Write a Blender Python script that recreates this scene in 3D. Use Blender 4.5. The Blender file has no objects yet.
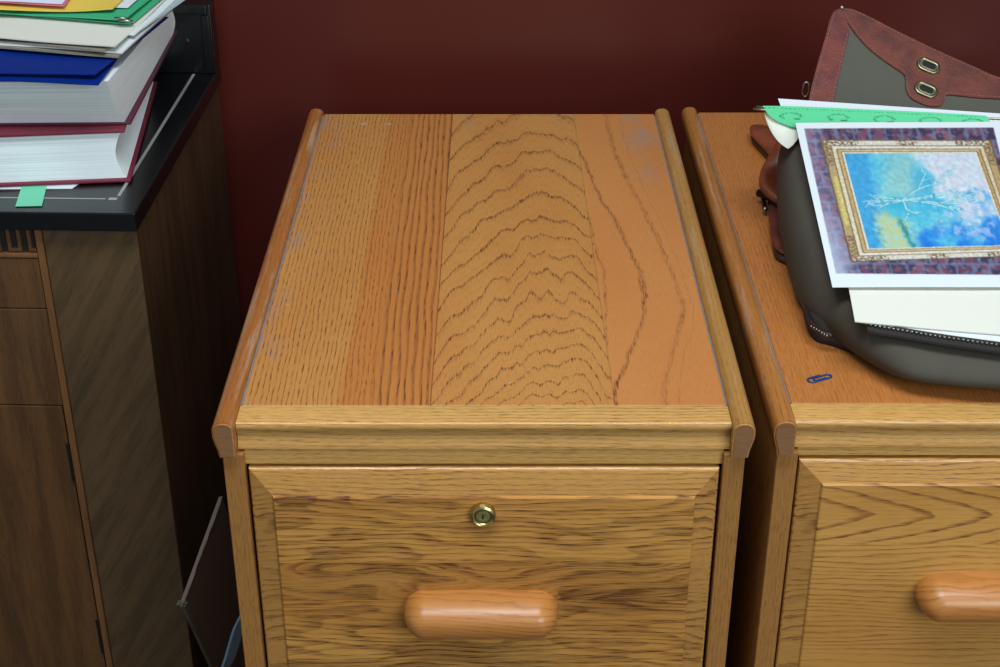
import bpy, bmesh, math, random
from mathutils import Vector, Matrix, noise as mnoise
random.seed(4)
S = bpy.context.scene
COL = S.collection
# ------------------------------------------------------------------ camera
F = 1501.0; TH = math.radians(29.19); ZP = 0.74
CY = -0.6500/math.tan(TH+math.atan(72/F)); CZ = ZP+0.65
cd = bpy.data.cameras.new('camera'); cam = bpy.data.objects.new('camera', cd); COL.objects.link(cam)
cd.sensor_width = 36; cd.lens = F*36/1000
cam.location = (0, CY, CZ); cam.rotation_euler = (math.pi/2-TH, 0, 0)
cd.clip_start = .05; cd.clip_end = 50
S.camera = cam
# ------------------------------------------------------------------ world + light
w = bpy.data.worlds.new('world'); S.world = w; w.use_nodes = True
w.node_tree.nodes['Background'].inputs[0].default_value = (.72, .90, 1, 1)
w.node_tree.nodes['Background'].inputs[1].default_value = .34
def area(name, loc, target, sx, sy, power, col):
    l = bpy.data.lights.new(name, 'AREA'); l.shape = 'RECTANGLE'; l.size = sx; l.size_y = sy
    l.energy = power; l.color = col
    o = bpy.data.objects.new(name, l); COL.objects.link(o); o.location = loc
    o.rotation_euler = (Vector(target)-Vector(loc)).to_track_quat('-Z', 'Y').to_euler()
    return o
area('ceiling_light', (0.05, -0.55, 2.75), (0.05, -.45, 0), 1.5, .7, 46, (.84, .95, 1))
area('window_light', (1.6, -2.6, 2.0), (.1, 0, .7), 1.6, 1.4, 58, (.82, .94, 1))
S.view_settings.view_transform = 'Standard'; S.view_settings.look = 'None'
S.view_settings.exposure = 0; S.view_settings.gamma = 1; S.view_settings.use_curve_mapping = False

# ------------------------------------------------------------------ picking points of the place
_c, _s = math.cos(TH), math.sin(TH)
def ray(x, y):
    a = (x-500)/F; b = (333.5-y)/F
    return Vector((a, _c+b*_s, -_s+b*_c))
CAMP = Vector((0, CY, CZ))
def az(x, y, z):
    r = ray(x, y); return CAMP + r*((z-CZ)/r.z)
def ay(x, y, Y):
    r = ray(x, y); return CAMP + r*((Y-CY)/r.y)
def apl(x, y, p, n):
    r = ray(x, y); p = Vector(p); n = Vector(n); return CAMP + r*((p-CAMP).dot(n)/r.dot(n))
def proj(p):
    d = Vector(p)-CAMP; zc = d.y*_c-d.z*_s; up = d.y*_s+d.z*_c
    return 500+F*d.x/zc, 333.5-F*up/zc

# ------------------------------------------------------------------ node expressions
def lin(c):
    c = c/255.
    return c/12.92 if c <= .04045 else ((c+.055)/1.055)**2.4
def rgb(r, g, b): return (lin(r), lin(g), lin(b), 1)
class N:
    t = None
    def __init__(s, v): s.v = v
    @staticmethod
    def m(op, *a):
        n = N.t.nodes.new('ShaderNodeMath'); n.operation = op
        for i, x in enumerate(a):
            x = x.v if isinstance(x, N) else x
            if isinstance(x, (int, float)): n.inputs[i].default_value = x
            else: N.t.links.new(x, n.inputs[i])
        return N(n.outputs[0])
    def __add__(s, o): return N.m('ADD', s, o)
    __radd__ = __add__
    def __sub__(s, o): return N.m('SUBTRACT', s, o)
    def __rsub__(s, o): return N.m('SUBTRACT', o, s)
    def __mul__(s, o): return N.m('MULTIPLY', s, o)
    __rmul__ = __mul__
    def __truediv__(s, o): return N.m('DIVIDE', s, o)
    def __pow__(s, o): return N.m('POWER', s, o)
def fr(a): return N.m('FRACT', a)
def ab(a): return N.m('ABSOLUTE', a)
def ss(a, e0, e1):
    n = N.t.nodes.new('ShaderNodeMapRange'); n.interpolation_type = 'SMOOTHSTEP'
    N.t.links.new(a.v, n.inputs[0]); n.inputs[1].default_value = e0; n.inputs[2].default_value = e1
    n.inputs[3].default_value = 0; n.inputs[4].default_value = 1
    return N(n.outputs[0])
def vec(x, y, z):
    n = N.t.nodes.new('ShaderNodeCombineXYZ')
    for i, a in enumerate((x, y, z)):
        a = a.v if isinstance(a, N) else a
        if isinstance(a, (int, float)): n.inputs[i].default_value = a
        else: N.t.links.new(a, n.inputs[i])
    return n.outputs[0]
def nz(v, scale=1, detail=2, rough=.5):
    n = N.t.nodes.new('ShaderNodeTexNoise'); N.t.links.new(v, n.inputs['Vector'])
    n.inputs['Scale'].default_value = scale; n.inputs['Detail'].default_value = detail
    n.inputs['Roughness'].default_value = rough
    return N(n.outputs['Fac'])
def mixc(f, a, b):
    n = N.t.nodes.new('ShaderNodeMix'); n.data_type = 'RGBA'
    if isinstance(f, N): N.t.links.new(f.v, n.inputs[0])
    else: n.inputs[0].default_value = f
    for k, c in ((6, a), (7, b)):
        if isinstance(c, tuple): n.inputs[k].default_value = c
        else: N.t.links.new(c, n.inputs[k])
    return n.outputs[2]
def mat(name):
    m = bpy.data.materials.new(name); m.use_nodes = True; N.t = m.node_tree
    p = m.node_tree.nodes['Principled BSDF']
    tc = m.node_tree.nodes.new('ShaderNodeTexCoord'); sp = m.node_tree.nodes.new('ShaderNodeSeparateXYZ')
    m.node_tree.links.new(tc.outputs['Object'], sp.inputs[0])
    return m, p, [N(sp.outputs[i]) for i in range(3)], tc.outputs['Object']
def put(p, k, v):
    if isinstance(v, N): v = v.v
    if isinstance(v, (int, float, tuple)): p.inputs[k].default_value = v
    else: N.t.links.new(v, p.inputs[k])
def bump(p, h, strength=.3, dist=.001):
    b = N.t.nodes.new('ShaderNodeBump'); b.inputs['Strength'].default_value = strength; b.inputs['Distance'].default_value = dist
    N.t.links.new(h.v, b.inputs['Height']); N.t.links.new(b.outputs[0], p.inputs['Normal'])
def plain(name, c, rough=.5, metal=0, var=.12, vs=60, spec=.5, coat=0, bmp=0, bs=400):
    m, p, (x, y, z), o = mat(name)
    d = tuple(k*(1-var) for k in c[:3])+(1,)
    put(p, 'Base Color', mixc(nz(o, vs, 3), d, c) if var else c)
    put(p, 'Roughness', rough); put(p, 'Metallic', metal); put(p, 'Specular IOR Level', spec); put(p, 'Coat Weight', coat)
    if bmp: bump(p, nz(o, bs, 2), bmp)
    return m

def finish_wood(m, p, col, lines, rough=.34, bs=.15):
    put(p, 'Base Color', col); put(p, 'Roughness', rough + .12*lines); put(p, 'Specular IOR Level', .45)
    bump(p, 1-lines, bs, .0006)
def oak(name, base, dark, axis='X', freq=140, wob=1.2, amt=.75, pore=.3, rough=.33, lowamp=.25, seed=0., wear=0.):
    """straight/wavy oak figure with long grain along an axis"""
    m, p, (x, y, z), o = mat(name)
    if axis == 'X': a, c, d = x, y*.9+z, y
    elif axis == 'Y': a, c, d = y, x, z
    else: a, c, d = z, x, y
    w1 = nz(vec(a*3+seed, c*11+seed, 0.), 1, 2)
    w2 = nz(vec(a*28, c*60+seed, 0.), 1, 2)
    Fd = c*freq + (w1-.5)*wob*8 + (w2-.5)*wob*.8
    s = fr(Fd)
    ln = ss(s, .45, .93)*(1-ss(s, .93, 1.))
    pr = ss(nz(vec(a*90, c*1500, d*200), 1, 2), .47, .62)
    lw = nz(vec(a*2+seed*3, c*14, 4.), 1, 2)
    band = ss(nz(vec(a*4+seed*2, c*20+7, 1.), 1, 1), .35, .65)
    L = ln*(.45+.55*pr)*(.35+.65*band)
    f = L*amt + pr*pore*.6
    b2 = tuple(k*.78 for k in base[:3])+(1,)
    bc = mixc(ss(lw, .3, .7)*lowamp*2, base, b2)
    if wear: bc = mixc(ss(nz(vec(a*7, c*120, 8.), 1, 3, .6), .50, .70)*wear, bc, rgb(190, 160, 132))
    col = mixc(N.m('MINIMUM', f, 1.), bc, dark)
    finish_wood(m, p, col, f, rough)
    return m

# designed veneer of the middle cabinet's top (object space: x across, y depth)
def top_veneer():
    m, p, (x, y, z), o = mat('oak_top_veneer')
    x = x-.0131; y = y+.331          # measured from the camera's middle line and the front seam
    base = rgb(190, 130, 68); warm = rgb(184, 120, 60); dark = rgb(104, 58, 30)
    pr = ss(nz(vec(x*1500, y*75, 0.), 1, 2), .46, .60)
    pr2 = ss(nz(vec(x*700, y*40, 3.), 1, 2), .52, .62)
    # left boards: straight fine lines
    xs = x + (nz(vec(x*9, y*2.2, 0.), 1, 2)-.5)*.012 + (y-.3)*.01
    s = fr(xs*150 + (nz(vec(x*80, y*10, 0.), 1, 1)-.5)*.9)
    lnA = ss(s, .35, .8)*(1-ss(s, .85, 1.))
    s3 = fr(xs*230 + (nz(vec(x*90, y*14, 5.), 1, 1)-.5)*1.2)
    lnA2 = ss(s3, .5, .8)*(1-ss(s3, .85, 1.))
    bold = ss(x, -.112, -.100)
    A = bold*lnA*(.45+.55*pr2)*1.0 + (1-bold)*lnA2*(.2+.8*pr)*.85
    # middle board: cathedral arcs
    dx = x-.036 + (nz(vec(y*5, 2., 0.), 1, 1)-.5)*.02
    adx = ab(dx)
    shl = adx**1.45*5.0
    shr = adx**3.0*270.
    isr = ss(dx, -.004, .004)
    sh = shl*(1-isr)+shr*isr
    teeth = (nz(vec(x*38+3, y*3.2, 1.), 1, 1)-.5)*.085 + (nz(vec(x*95, y*9, 2.), 1, 1)-.5)*.034 + (nz(vec(x*420, y*50, 2.), 1, 1)-.5)*.008
    fade = ss(adx, .11, .0)
    Fm = y + sh + teeth*(.45+.55*fade) + (nz(vec(x*9, y*8, 7.), 1, 1)-.5)*.05
    # spacing grows with depth
    Fq = N.m('LOGARITHM', (Fm-.0228)/.29+1, 2.718282)*12.6
    s = fr(Fq)
    lnM = ss(s, .55, .90)*(1-ss(s, .90, .99))
    thin = ss(s, .76, .88)*(1-ss(s, .90, .96))
    M = lnM*.42*pr + thin*(.28+.52*pr)*(.55+.45*ss(nz(vec(x*30, y*12, 6.), 1, 2), .35, .6))
    # right board: few bold wavy lines
    bmpf = ss(y, .0, .19)*(1-ss(y, .19, .60))
    jit = (nz(vec(x*30, y*9, 9.), 1, 2)-.5)*.016 + (nz(vec(x*60, y*60, 9.), 1, 2)-.5)*.006
    R = None
    for x0, amp, wd, st in ((.082, .020, .0022, .6), (.094, .044, .0034, .95), (.136, .033, .0040, .6), (.150, .030, .0012, .3), (.072, .012, .0014, .6)):
        d = x - x0 - bmpf*amp - jit + .008*y/.6
        q = (1-ss(ab(d), wd*.15, wd*1.05))*(.25+.75*pr)*st*(.7+.3*ss(nz(vec(x*25, y*16, x0*90), 1, 2), .35, .6))
        R = q if R is None else N.m('MAXIMUM', R, q)
    tM = ss(x, -.0575, -.0565)
    edge = .094 - y*.008
    n = N.m('GREATER_THAN', x, edge)
    tot = A*(1-tM) + (M*(1-n) + R*n)*tM
    seam = (1-ss(ab(x+.057), .0002, .0008))*.7 + (1-ss(ab(x-edge), .0002, .0007))*.35 + (1-ss(ab(x+.128), .0002, .0007))*.15
    faint = fr(Fq*3.1+.3); fl = ss(faint, .6, .9)*(1-ss(faint, .9, 1.))*tM*(1-n)*pr*.22
    tot = tot + pr*.12 + seam + fl
    lw = nz(vec(x*10, y*3, 0.), 1, 3)
    bc = mixc(ss(lw, .35, .7), base, warm)
    # board to board tone
    bc = mixc(ss(x, -.134, -.130)*(1-ss(x, -.058, -.056))*.5, bc, rgb(182, 102, 44))
    bc = mixc(ss(x, .090, .096)*.45, bc, rgb(196, 118, 66))
    # old grey wear near the rails and at the back right
    wear = ss(nz(vec(x*22, y*9, 3.), 1, 3), .50, .72)
    wr = ss(x, .12, .18)*wear*ss(y, .25, .6) + (1-ss(x, -.205, -.165))*ss(nz(vec(x*40, y*14, 9.), 1, 3), .45, .7)*.75 + ss(y, .58, .66)*wear*.5
    bc = mixc(N.m('MINIMUM', wr*.55, .7), bc, rgb(150, 128, 118))
    for mx, my in ((-.1612, .6290), (-.1318, .6290)):
        dm = (x-mx)*(x-mx)/.0048/.0048 + (y-my)*(y-my)/.0036/.0036
        bc = mixc((1-ss(dm, .3, 1.1))*.6, bc, rgb(176, 166, 160))
    spk = ss(nz(o, 260, 1), .76, .79)*ss(nz(o, 12, 1), .5, .6)
    bc = mixc(spk*.6, bc, rgb(190, 180, 170))
    col = mixc(N.m('MINIMUM', tot, 1.), bc, dark)
    finish_wood(m, p, col, tot, .36, .12)
    return m

M = {}
M['top'] = top_veneer()
OAKD = rgb(92, 52, 24)
M['rail_left'] = oak('oak_rail_orange', rgb(166, 98, 44), rgb(100, 56, 26), 'Y', 200, .5, .5, .35, wear=.5)
M['rail_right'] = oak('oak_rail_yellow', rgb(180, 128, 66), rgb(120, 78, 38), 'Y', 220, .5, .5, .4, seed=3., wear=.4)
M['rail_c'] = oak('oak_rail_amber', rgb(172, 108, 50), rgb(110, 64, 30), 'Y', 200, .5, .5, .35, seed=6., wear=.4)
M['endgrain'] = oak('oak_end_grain', rgb(136, 94, 58), rgb(84, 54, 34), 'X', 500, .3, .4, .4, rough=.5)
M['molding'] = oak('oak_molding', rgb(206, 154, 86), rgb(120, 76, 38), 'X', 230, .6, .7, .5, rough=.22, seed=2., lowamp=.25)
M['post'] = oak('oak_post', rgb(166, 112, 56), rgb(98, 58, 28), 'Z', 300, .4, .4, .5, seed=5.)
def drawer_wood():
    m, p, (x, y, z), o = mat('oak_drawer')
    zA, zB = ay(480, 565, -.037).z, ay(480, 602, -.037).z
    b1 = N.m('LESS_THAN', z, zA); b2 = N.m('LESS_THAN', z, zB); b = b1+b2
    sd = b*7.3
    w1 = nz(vec(x*4+sd, z*16+sd, 0.), 1, 2); w2 = nz(vec(x*7+sd, z*40, 2.), 1, 2); w3 = nz(vec(x*25, z*200, 2.), 1, 1)
    mid = b1*(1-b2)
    Fd = z*210 + (w1-.5)*(9+mid*14) + (w2-.5)*(2.2+mid*5) + (w3-.5)*.5
    s_ = fr(Fd); ln = ss(s_, .35, .85)*(1-ss(s_, .9, 1.))
    F2 = z*48 + (w1-.5)*11+(w2-.5)*1.5; s2 = fr(F2); big = ss(s2, .30, .85)*(1-ss(s2, .90, 1.))
    pr = ss(nz(vec(x*50, z*1300, 0.), 1, 2), .42, .62)
    band = ss(nz(vec(x*1.6+sd*2, z*26+3, 1.), 1, 2), .38, .58)
    kn = ss(nz(vec(x*5+sd, z*30+sd, 8.), 1, 3), .55, .68)
    f = ln*(.35+.65*pr)*(.35+.65*band)*.66 + big*.46*(.5+.5*pr) + pr*.16 + mid*.16 + kn*.35
    seam = (1-ss(ab(z-zA), .0001, .0005))*.35 + (1-ss(ab(z-zB), .0001, .0005))*.35
    f = N.m('MINIMUM', f+seam, 1.)
    lw = nz(vec(x*3, z*12+sd, 4.), 1, 2)
    bc = mixc(ss(lw, .3, .7), rgb(202, 143, 70), rgb(186, 124, 56))
    finish_wood(m, p, mixc(f, bc, rgb(92, 46, 16)), f, .36)
    return m
M['drawer'] = drawer_wood()
def drawer2_wood():
    m, p, (x, y, z), o = mat('oak_drawer_cathedral')
    cx = C_MID; zc = ay(900, 516, -.036).z; zl = ay(900, 545, -.036).z; x0 = ay(872, 514, -.036).x-cx
    w1 = nz(vec(x*3+9, z*16, 0.), 1, 2); w2 = nz(vec(x*9, z*50, 2.), 1, 2); w3 = nz(vec(x*40, z*260, 2.), 1, 1)
    dz = z-zc; adz = ab(dz)
    pr = ss(nz(vec(x*50, z*1300, 0.), 1, 2), .42, .62)
    Fv = (x-x0 + adz**1.3*9.3 + (w2-.5)*.03+(w3-.5)*.012)*20.5 + .9
    sv = fr(Fv); V = ss(sv, .62, .9)*(1-ss(sv, .92, 1.))*(.6+.4*pr)*.75
    Fd = z*190 + (w1-.5)*8 + (w2-.5)*1.6 + (w3-.5)*.4
    s_ = fr(Fd); ln = ss(s_, .4, .88)*(1-ss(s_, .9, 1.))*(.4+.6*pr)
    band = ss(nz(vec(x*1.6, z*26+3, 1.), 1, 2), .38, .58)
    up = ss(z, zl-.004, zl+.004)
    seam2 = (1-ss(ab(z-ay(900, 628, -.036).z), .0001, .0005))*.3
    f = N.m('MINIMUM', V*up + ln*(1-up)*(.3+.5*band)*.8 + ln*up*.14 + pr*.14 + seam2, 1.)
    lw = nz(vec(x*3, z*12, 4.), 1, 2)
    bc = mixc(ss(lw, .3, .7), rgb(204, 148, 76), rgb(188, 130, 62))
    finish_wood(m, p, mixc(f, bc, rgb(104, 56, 22)), f, .36)
    return m
C_MID = .2368+.1993
M['drawer2'] = drawer2_wood()
M['bevel'] = oak('oak_bevel', rgb(198, 142, 74), rgb(112, 66, 30), 'X', 170, .9, .9, .5, rough=.24, seed=8.)
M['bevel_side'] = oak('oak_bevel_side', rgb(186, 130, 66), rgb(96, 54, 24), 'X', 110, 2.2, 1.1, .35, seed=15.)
M['handle'] = oak('oak_handle', rgb(188, 120, 56), rgb(118, 62, 26), 'X', 150, 2.0, .85, .2, rough=.38, seed=9.)
M['handle'].node_tree.nodes['Principled BSDF'].inputs['Coat Weight'].default_value = .35
M['handle'].node_tree.nodes['Principled BSDF'].inputs['Coat Roughness'].default_value = .32
M['topc'] = oak('oak_top_fine', rgb(192, 118, 58), rgb(120, 66, 30), 'Y', 260, .6, .42, .55, seed=4., lowamp=.3)
M['inside'] = plain('cabinet_inside_dark', rgb(26, 16, 10), .8)
M['gap'] = plain('dusty_seam', rgb(138, 138, 142), .8, var=.5, vs=90)
M['brass'] = plain('antique_brass', rgb(196, 178, 120), .28, 1, var=.2)
M['brassd'] = plain('lock_core', rgb(150, 140, 80), .5, .6, var=.2)
M['black'] = plain('black_hole', rgb(8, 8, 8), .7, var=0)
M['steel'] = plain('worn_steel', rgb(170, 165, 155), .35, 1, var=.3)

# ------------------------------------------------------------------ object helpers
def setp(o, label=None, cat=None, group=None, kind=None):
    if label: o['label'] = label
    if cat: o['category'] = cat
    if group: o['group'] = group
    if kind: o['kind'] = kind
    return o
def thing(name, loc, label, cat, rz=0, group=None):
    o = bpy.data.objects.new(name, None); COL.objects.link(o); o.empty_display_size = .05
    o.location = loc; o.rotation_euler = (0, 0, rz)
    return setp(o, label, cat, group)
def mesh(name, bm, mats, parent=None, smooth=0, loc=None, normals=True):
    """bm is in the parent's space (or in world space for a top-level object, then loc becomes its origin)"""
    if normals: bmesh.ops.recalc_face_normals(bm, faces=bm.faces[:])
    if loc is not None:
        bmesh.ops.translate(bm, verts=bm.verts[:], vec=-Vector(loc))
    me = bpy.data.meshes.new(name); bm.to_mesh(me); bm.free()
    if not isinstance(mats, (list, tuple)): mats = [mats]
    for m in mats: me.materials.append(m)
    o = bpy.data.objects.new(name, me); COL.objects.link(o)
    if loc is not None: o.location = loc
    if parent: o.parent = parent
    if smooth:
        for f in me.polygons: f.use_smooth = True
        if smooth < 179: me.set_sharp_from_angle(angle=math.radians(smooth))
    return o
def box(bm, x0, x1, y0, y1, z0, z1, bev=0, seg=2, mi=0):
    r = bmesh.ops.create_cube(bm, size=1)
    for v in r['verts']:
        v.co = Vector((x0+(v.co.x+.5)*(x1-x0), y0+(v.co.y+.5)*(y1-y0), z0+(v.co.z+.5)*(z1-z0)))
    fs = set(f for v in r['verts'] for f in v.link_faces)
    for f in fs: f.material_index = mi
    if bev:
        es = set(e for v in r['verts'] for e in v.link_edges)
        bmesh.ops.bevel(bm, geom=list(es), offset=bev, segments=seg, affect='EDGES', profile=.5)
    return bm
def B(*a, **k): return box(bmesh.new(), *a, **k)
def prism(bm, poly, fn, t0, t1, mi_side=0, mi_end=0):
    """poly 2-D outline; fn(u,v,t)->xyz"""
    a = [bm.verts.new(fn(u, v, t0)) for u, v in poly]; b = [bm.verts.new(fn(u, v, t1)) for u, v in poly]
    n = len(poly)
    for i in range(n):
        f = bm.faces.new((a[i], a[(i+1) % n], b[(i+1) % n], b[i])); f.material_index = mi_side
    f = bm.faces.new(a[::-1]); f.material_index = mi_end
    f = bm.faces.new(b); f.material_index = mi_end
    return bm
def tube(bm, pts, r, n=8, closed=False, sq=1.0):
    pts = [Vector(p) for p in pts]; rings = []; L = len(pts)
    up0 = Vector((0, 0, 1))
    for i, p in enumerate(pts):
        if closed: t = pts[(i+1) % L]-pts[i-1]
        else: t = pts[min(i+1, L-1)]-pts[max(i-1, 0)]
        t.normalize(); u = t.cross(up0)
        if u.length < 1e-3: u = t.cross(Vector((0, 1, 0)))
        u.normalize(); v = u.cross(t)
        rr = r[i] if isinstance(r, (list, tuple)) else r
        rings.append([bm.verts.new(p+u*math.cos(k*2*math.pi/n)*rr+v*math.sin(k*2*math.pi/n)*rr*sq) for k in range(n)])
    for i in range(L if closed else L-1):
        a, b = rings[i], rings[(i+1) % L]
        for k in range(n): bm.faces.new((a[k], a[(k+1) % n], b[(k+1) % n], b[k]))
    if not closed:
        bm.faces.new(rings[0][::-1]); bm.faces.new(rings[-1])
    return bm
def catmull(P, n, closed=False):
    P = [Vector(p) for p in P]; out = []; L = len(P)
    segs = L if closed else L-1
    for i in range(segs):
        g = lambda k: P[k % L] if closed else P[max(0, min(L-1, k))]
        p0, p1, p2, p3 = g(i-1), g(i), g(i+1), g(i+2)
        for j in range(n):
            t = j/n
            out.append(.5*((2*p1)+(p2-p0)*t+(2*p0-5*p1+4*p2-p3)*t*t+(3*p1-p0-3*p2+p3)*t**3))
    if not closed: out.append(P[-1].copy())
    return out
def slab(bm, pts, nrm, th, mi=0):
    """polygon in space given thickness along nrm"""
    nrm = Vector(nrm).normalized()
    a = [bm.verts.new(Vector(p)) for p in pts]; b = [bm.verts.new(Vector(p)+nrm*th) for p in pts]
    n = len(pts)
    fs = [bm.faces.new(a[::-1]), bm.faces.new(b)]
    for i in range(n): fs.append(bm.faces.new((a[i], a[(i+1) % n], b[(i+1) % n], b[i])))
    for f in fs: f.material_index = mi
    return bm
def gridsurf(bm, fn, nu, nv, th=None, nrm=(0, 0, 1)):
    """fn(u,v)->Vector; thickness th below along nrm(closed)"""
    T = [[bm.verts.new(fn(i/nu, j/nv)) for j in range(nv+1)] for i in range(nu+1)]
    for i in range(nu):
        for j in range(nv): bm.faces.new((T[i][j], T[i+1][j], T[i+1][j+1], T[i][j+1]))
    if th:
        n = Vector(nrm).normalized()*th
        Bt = [[bm.verts.new(T[i][j].co-n) for j in range(nv+1)] for i in range(nu+1)]
        for i in range(nu):
            for j in range(nv): bm.faces.new((Bt[i][j], Bt[i][j+1], Bt[i+1][j+1], Bt[i+1][j]))
        for i in range(nu):
            bm.faces.new((T[i][0], Bt[i][0], Bt[i+1][0], T[i+1][0])); bm.faces.new((T[i][nv], T[i+1][nv], Bt[i+1][nv], Bt[i][nv]))
        for j in range(nv):
            bm.faces.new((T[0][j], T[0][j+1], Bt[0][j+1], Bt[0][j])); bm.faces.new((T[nu][j], Bt[nu][j], Bt[nu][j+1], T[nu][j+1]))
    return T

# ------------------------------------------------------------------ the room
WY = .775
m, p, (x, y, z), o = mat('maroon_gloss_paint')
put(p, 'Base Color', mixc(nz(o, 3, 3), rgb(84, 29, 23), rgb(76, 26, 20))); put(p, 'Roughness', .30); put(p, 'Specular IOR Level', .45)
bump(p, nz(o, 60, 3), .05, .002)
M['wall'] = m
setp(mesh('wall_back', B(-2.2, 2.2, WY, WY+.1, 0, 2.9), M['wall']), kind='structure')
m, p, (x, y, z), o = mat('dark_carpet')
put(p, 'Base Color', mixc(nz(o, 300, 3), rgb(52, 50, 50), rgb(84, 80, 78))); put(p, 'Roughness', .95)
setp(mesh('floor', B(-2.2, 2.2, -3.2, WY+.1, -.06, 0), m), kind='structure')

# ------------------------------------------------------------------ oak filing cabinets
def filing_cabinet(label, X0, X1, D, zt, dt, bev_h, hz, hx0, hx1, lock, mats):
    """X0..X1 = top panel, zt = its height, dt = drawer front's top height"""
    hx0, hx1, hz = ay(hx0, hz, -.043).x, (ay(hx1, hz, -.043).x if hx1 < 1000 else ay(hx0, hz, -.043).x+.132), ay(hx0, hz, -.0500).z
    if lock: q = ay(lock[0], lock[1], -.0400); lock = (q.x, q.z)
    dt = ay(500, dt, -.0300).z; bev_h = dt-ay(500, bev_h, -.0365).z
    xc = (X0+X1)/2; T = thing('filing_cabinet', (xc, D/2, 0), label, 'filing cabinet')
    ox, oy = xc, D/2
    def L(bm): bmesh.ops.translate(bm, verts=bm.verts[:], vec=(-ox, -oy, 0)); return bm
    RW = .0176
    # the top
    mesh('top_panel', L(B(X0+.0013, X1-.0011, .0003, D, zt-.018, zt, bev=.0006, seg=1)), mats['top'], T)
    mesh('seam_filler', L(B(X0-.0003, X1+.0003, .002, D-.003, zt-.019, zt-.0010)), M['gap'], T)
    # rails with rounded crown
    for sx, e, mm in ((-1, X0, mats['rl']), (1, X1, mats['rr'])):
        prof = [(0, zt-.0278), (0, zt+.0005), (.0008, zt+.0025), (.003, zt+.0045), (.006, zt+.0056), (.010, zt+.0058), (.0135, zt+.0048), (.016, zt+.0028), (RW-.0003, zt+.0002), (RW, zt-.003), (RW, zt-.009), (RW-.0014, zt-.015), (RW-.0032, zt-.021), (RW-.0038, zt-.0262), (RW-.0044, zt-.0278)]
        bm = bmesh.new()
        prism(bm, prof, lambda u, v, t: (e+sx*(u+.0002), t, v), -.0365, D+.003, 0, 0)
        bmesh.ops.recalc_face_normals(bm, faces=bm.faces[:])
        es = [ed for ed in bm.edges if all(abs(v.co.y+.0365) < 1e-5 for v in ed.verts)]
        bmesh.ops.bevel(bm, geom=es, offset=.0016, segments=3, affect='EDGES', clamp_overlap=True)
        for f in bm.faces:
            if f.normal.y < -.93 and len(f.verts) > 6: f.material_index = 1
        mesh('side_rail', L(bm), [mm, M['endgrain']], T, smooth=40)
    # front molding (ogee)
    mp = [(u, zt-d) for u, d in ((.0, .0005), (-.0005, 0), (-.0245, 0), (-.0258, .0004), (-.0266, .0012), (-.0272, .0032), (-.0270, .0058), (-.0258, .0082), (-.0242, .0100), (-.0236, .0122), (-.0238, .0146), (-.0244, .0170), (-.0250, .0195), (-.0256, .0215), (-.0260, .0232), (-.0260, .0254), (0, .0254))]
    bm = prism(bmesh.new(), mp, lambda u, v, t: (t, u, v), X0+.0002, X1-.0002)
    mesh('front_molding', L(bm), M['molding'], T, smooth=35)
    # case: side panels, frame rail, back
    sw = .0170
    xi0, xi1 = X0-.0124, X1+.0124      # outer faces of the sides
    for a, b in ((xi0, xi0+sw), (xi1-sw, xi1)):
        mesh('side_panel', L(B(a, b, -.030, D-.002, .0, zt-.0280, bev=.0006, seg=1)), M['post'], T)
    mesh('frame_rail', L(B(X0+.0044, X1-.0044, -.0250, .0, dt+.0030, zt-.0257, bev=.0005, seg=1)), M['molding'], T)
    mesh('case_back', L(B(xi0+sw, xi1-sw, D-.016, D-.004, .01, zt-.020)), M['inside'], T)
    mesh('plinth', L(B(xi0+sw, xi1-sw, -.024, -.012, 0, .055)), M['post'], T)
    # drawers
    a, b = xi0+sw+.0024, xi1-sw-.0024
    H = dt-.385+.003
    for k in range(2):
        z1 = dt-k*(H+.006); z0 = z1-H if k == 0 else .060
        bm = bmesh.new()
        def ring(ins_x, ins_z, Y): return [bm.verts.new(q) for q in ((a+ins_x, Y, z0+ins_z), (b-ins_x, Y, z0+ins_z), (b-ins_x, Y, z1-ins_z), (a+ins_x, Y, z1-ins_z))]
        R = [ring(0, 0, -.001), ring(0, 0, -.0257), ring(.0008, .0008, -.0269), ring(.0018, .0018, -.0275), ring(.0188, bev_h, -.0322), ring(.0192, bev_h+.0003, -.0337), ring(.0202, bev_h+.0014, -.0344)]
        bm.faces.new(R[0])
        for i in range(len(R)-1):
            for j in range(4):
                f = bm.faces.new((R[i][j], R[i][(j+1) % 4], R[i+1][(j+1) % 4], R[i+1][j]))
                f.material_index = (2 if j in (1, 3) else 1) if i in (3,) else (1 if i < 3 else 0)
        bm.faces.new(R[-1])
        d = mesh('drawer', L(bm), [mats['df'], M['bevel'], M['bevel_side']], T)
        mesh('drawer_box', L(B(a+.012, b-.012, .0, D-.08, z0+.02, z1-.03)), M['inside'], d)
        # bar handle: a rounded oblong knob of turned oak
        hc = hz if k == 0 else (z0+z1)/2
        bm = bmesh.new(); hr = .0192; dep = .0285; n1, n2 = 56, 12; hl = (hx1-hx0)/2-hr; hxm = (hx0+hx1)/2
        rings = []
        for j in range(n2+1):
            q = j/n2*math.pi/2; rr = hr*math.cos(q)**.80 if j < n2 else 0; yy = -.0372-dep*math.sin(q)**.9 if j else -.0342
            rr = max(rr, .0)
            if j == n2: break
            row = []
            for i in range(n1):
                t = 2*math.pi*i/n1; cx = hl if math.cos(t) > 1e-6 else -hl
                if abs(math.cos(t)) <= 1e-6: cx = 0
                ux = hxm+cx*(1-(1-math.cos(q)**.8)*.0)+rr*math.cos(t); uz = hc+rr*math.sin(t)
                row.append(bm.verts.new((ux, yy, uz)))
            rings.append(row)
        for j in range(len(rings)-1):
            for i in range(n1): bm.faces.new((rings[j][i], rings[j][(i+1) % n1], rings[j+1][(i+1) % n1], rings[j+1][i]))
        bm.faces.new(rings[0]); bm.faces.new(rings[-1])
        mesh('handle', L(bm), M['handle'], d, smooth=60)
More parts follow.
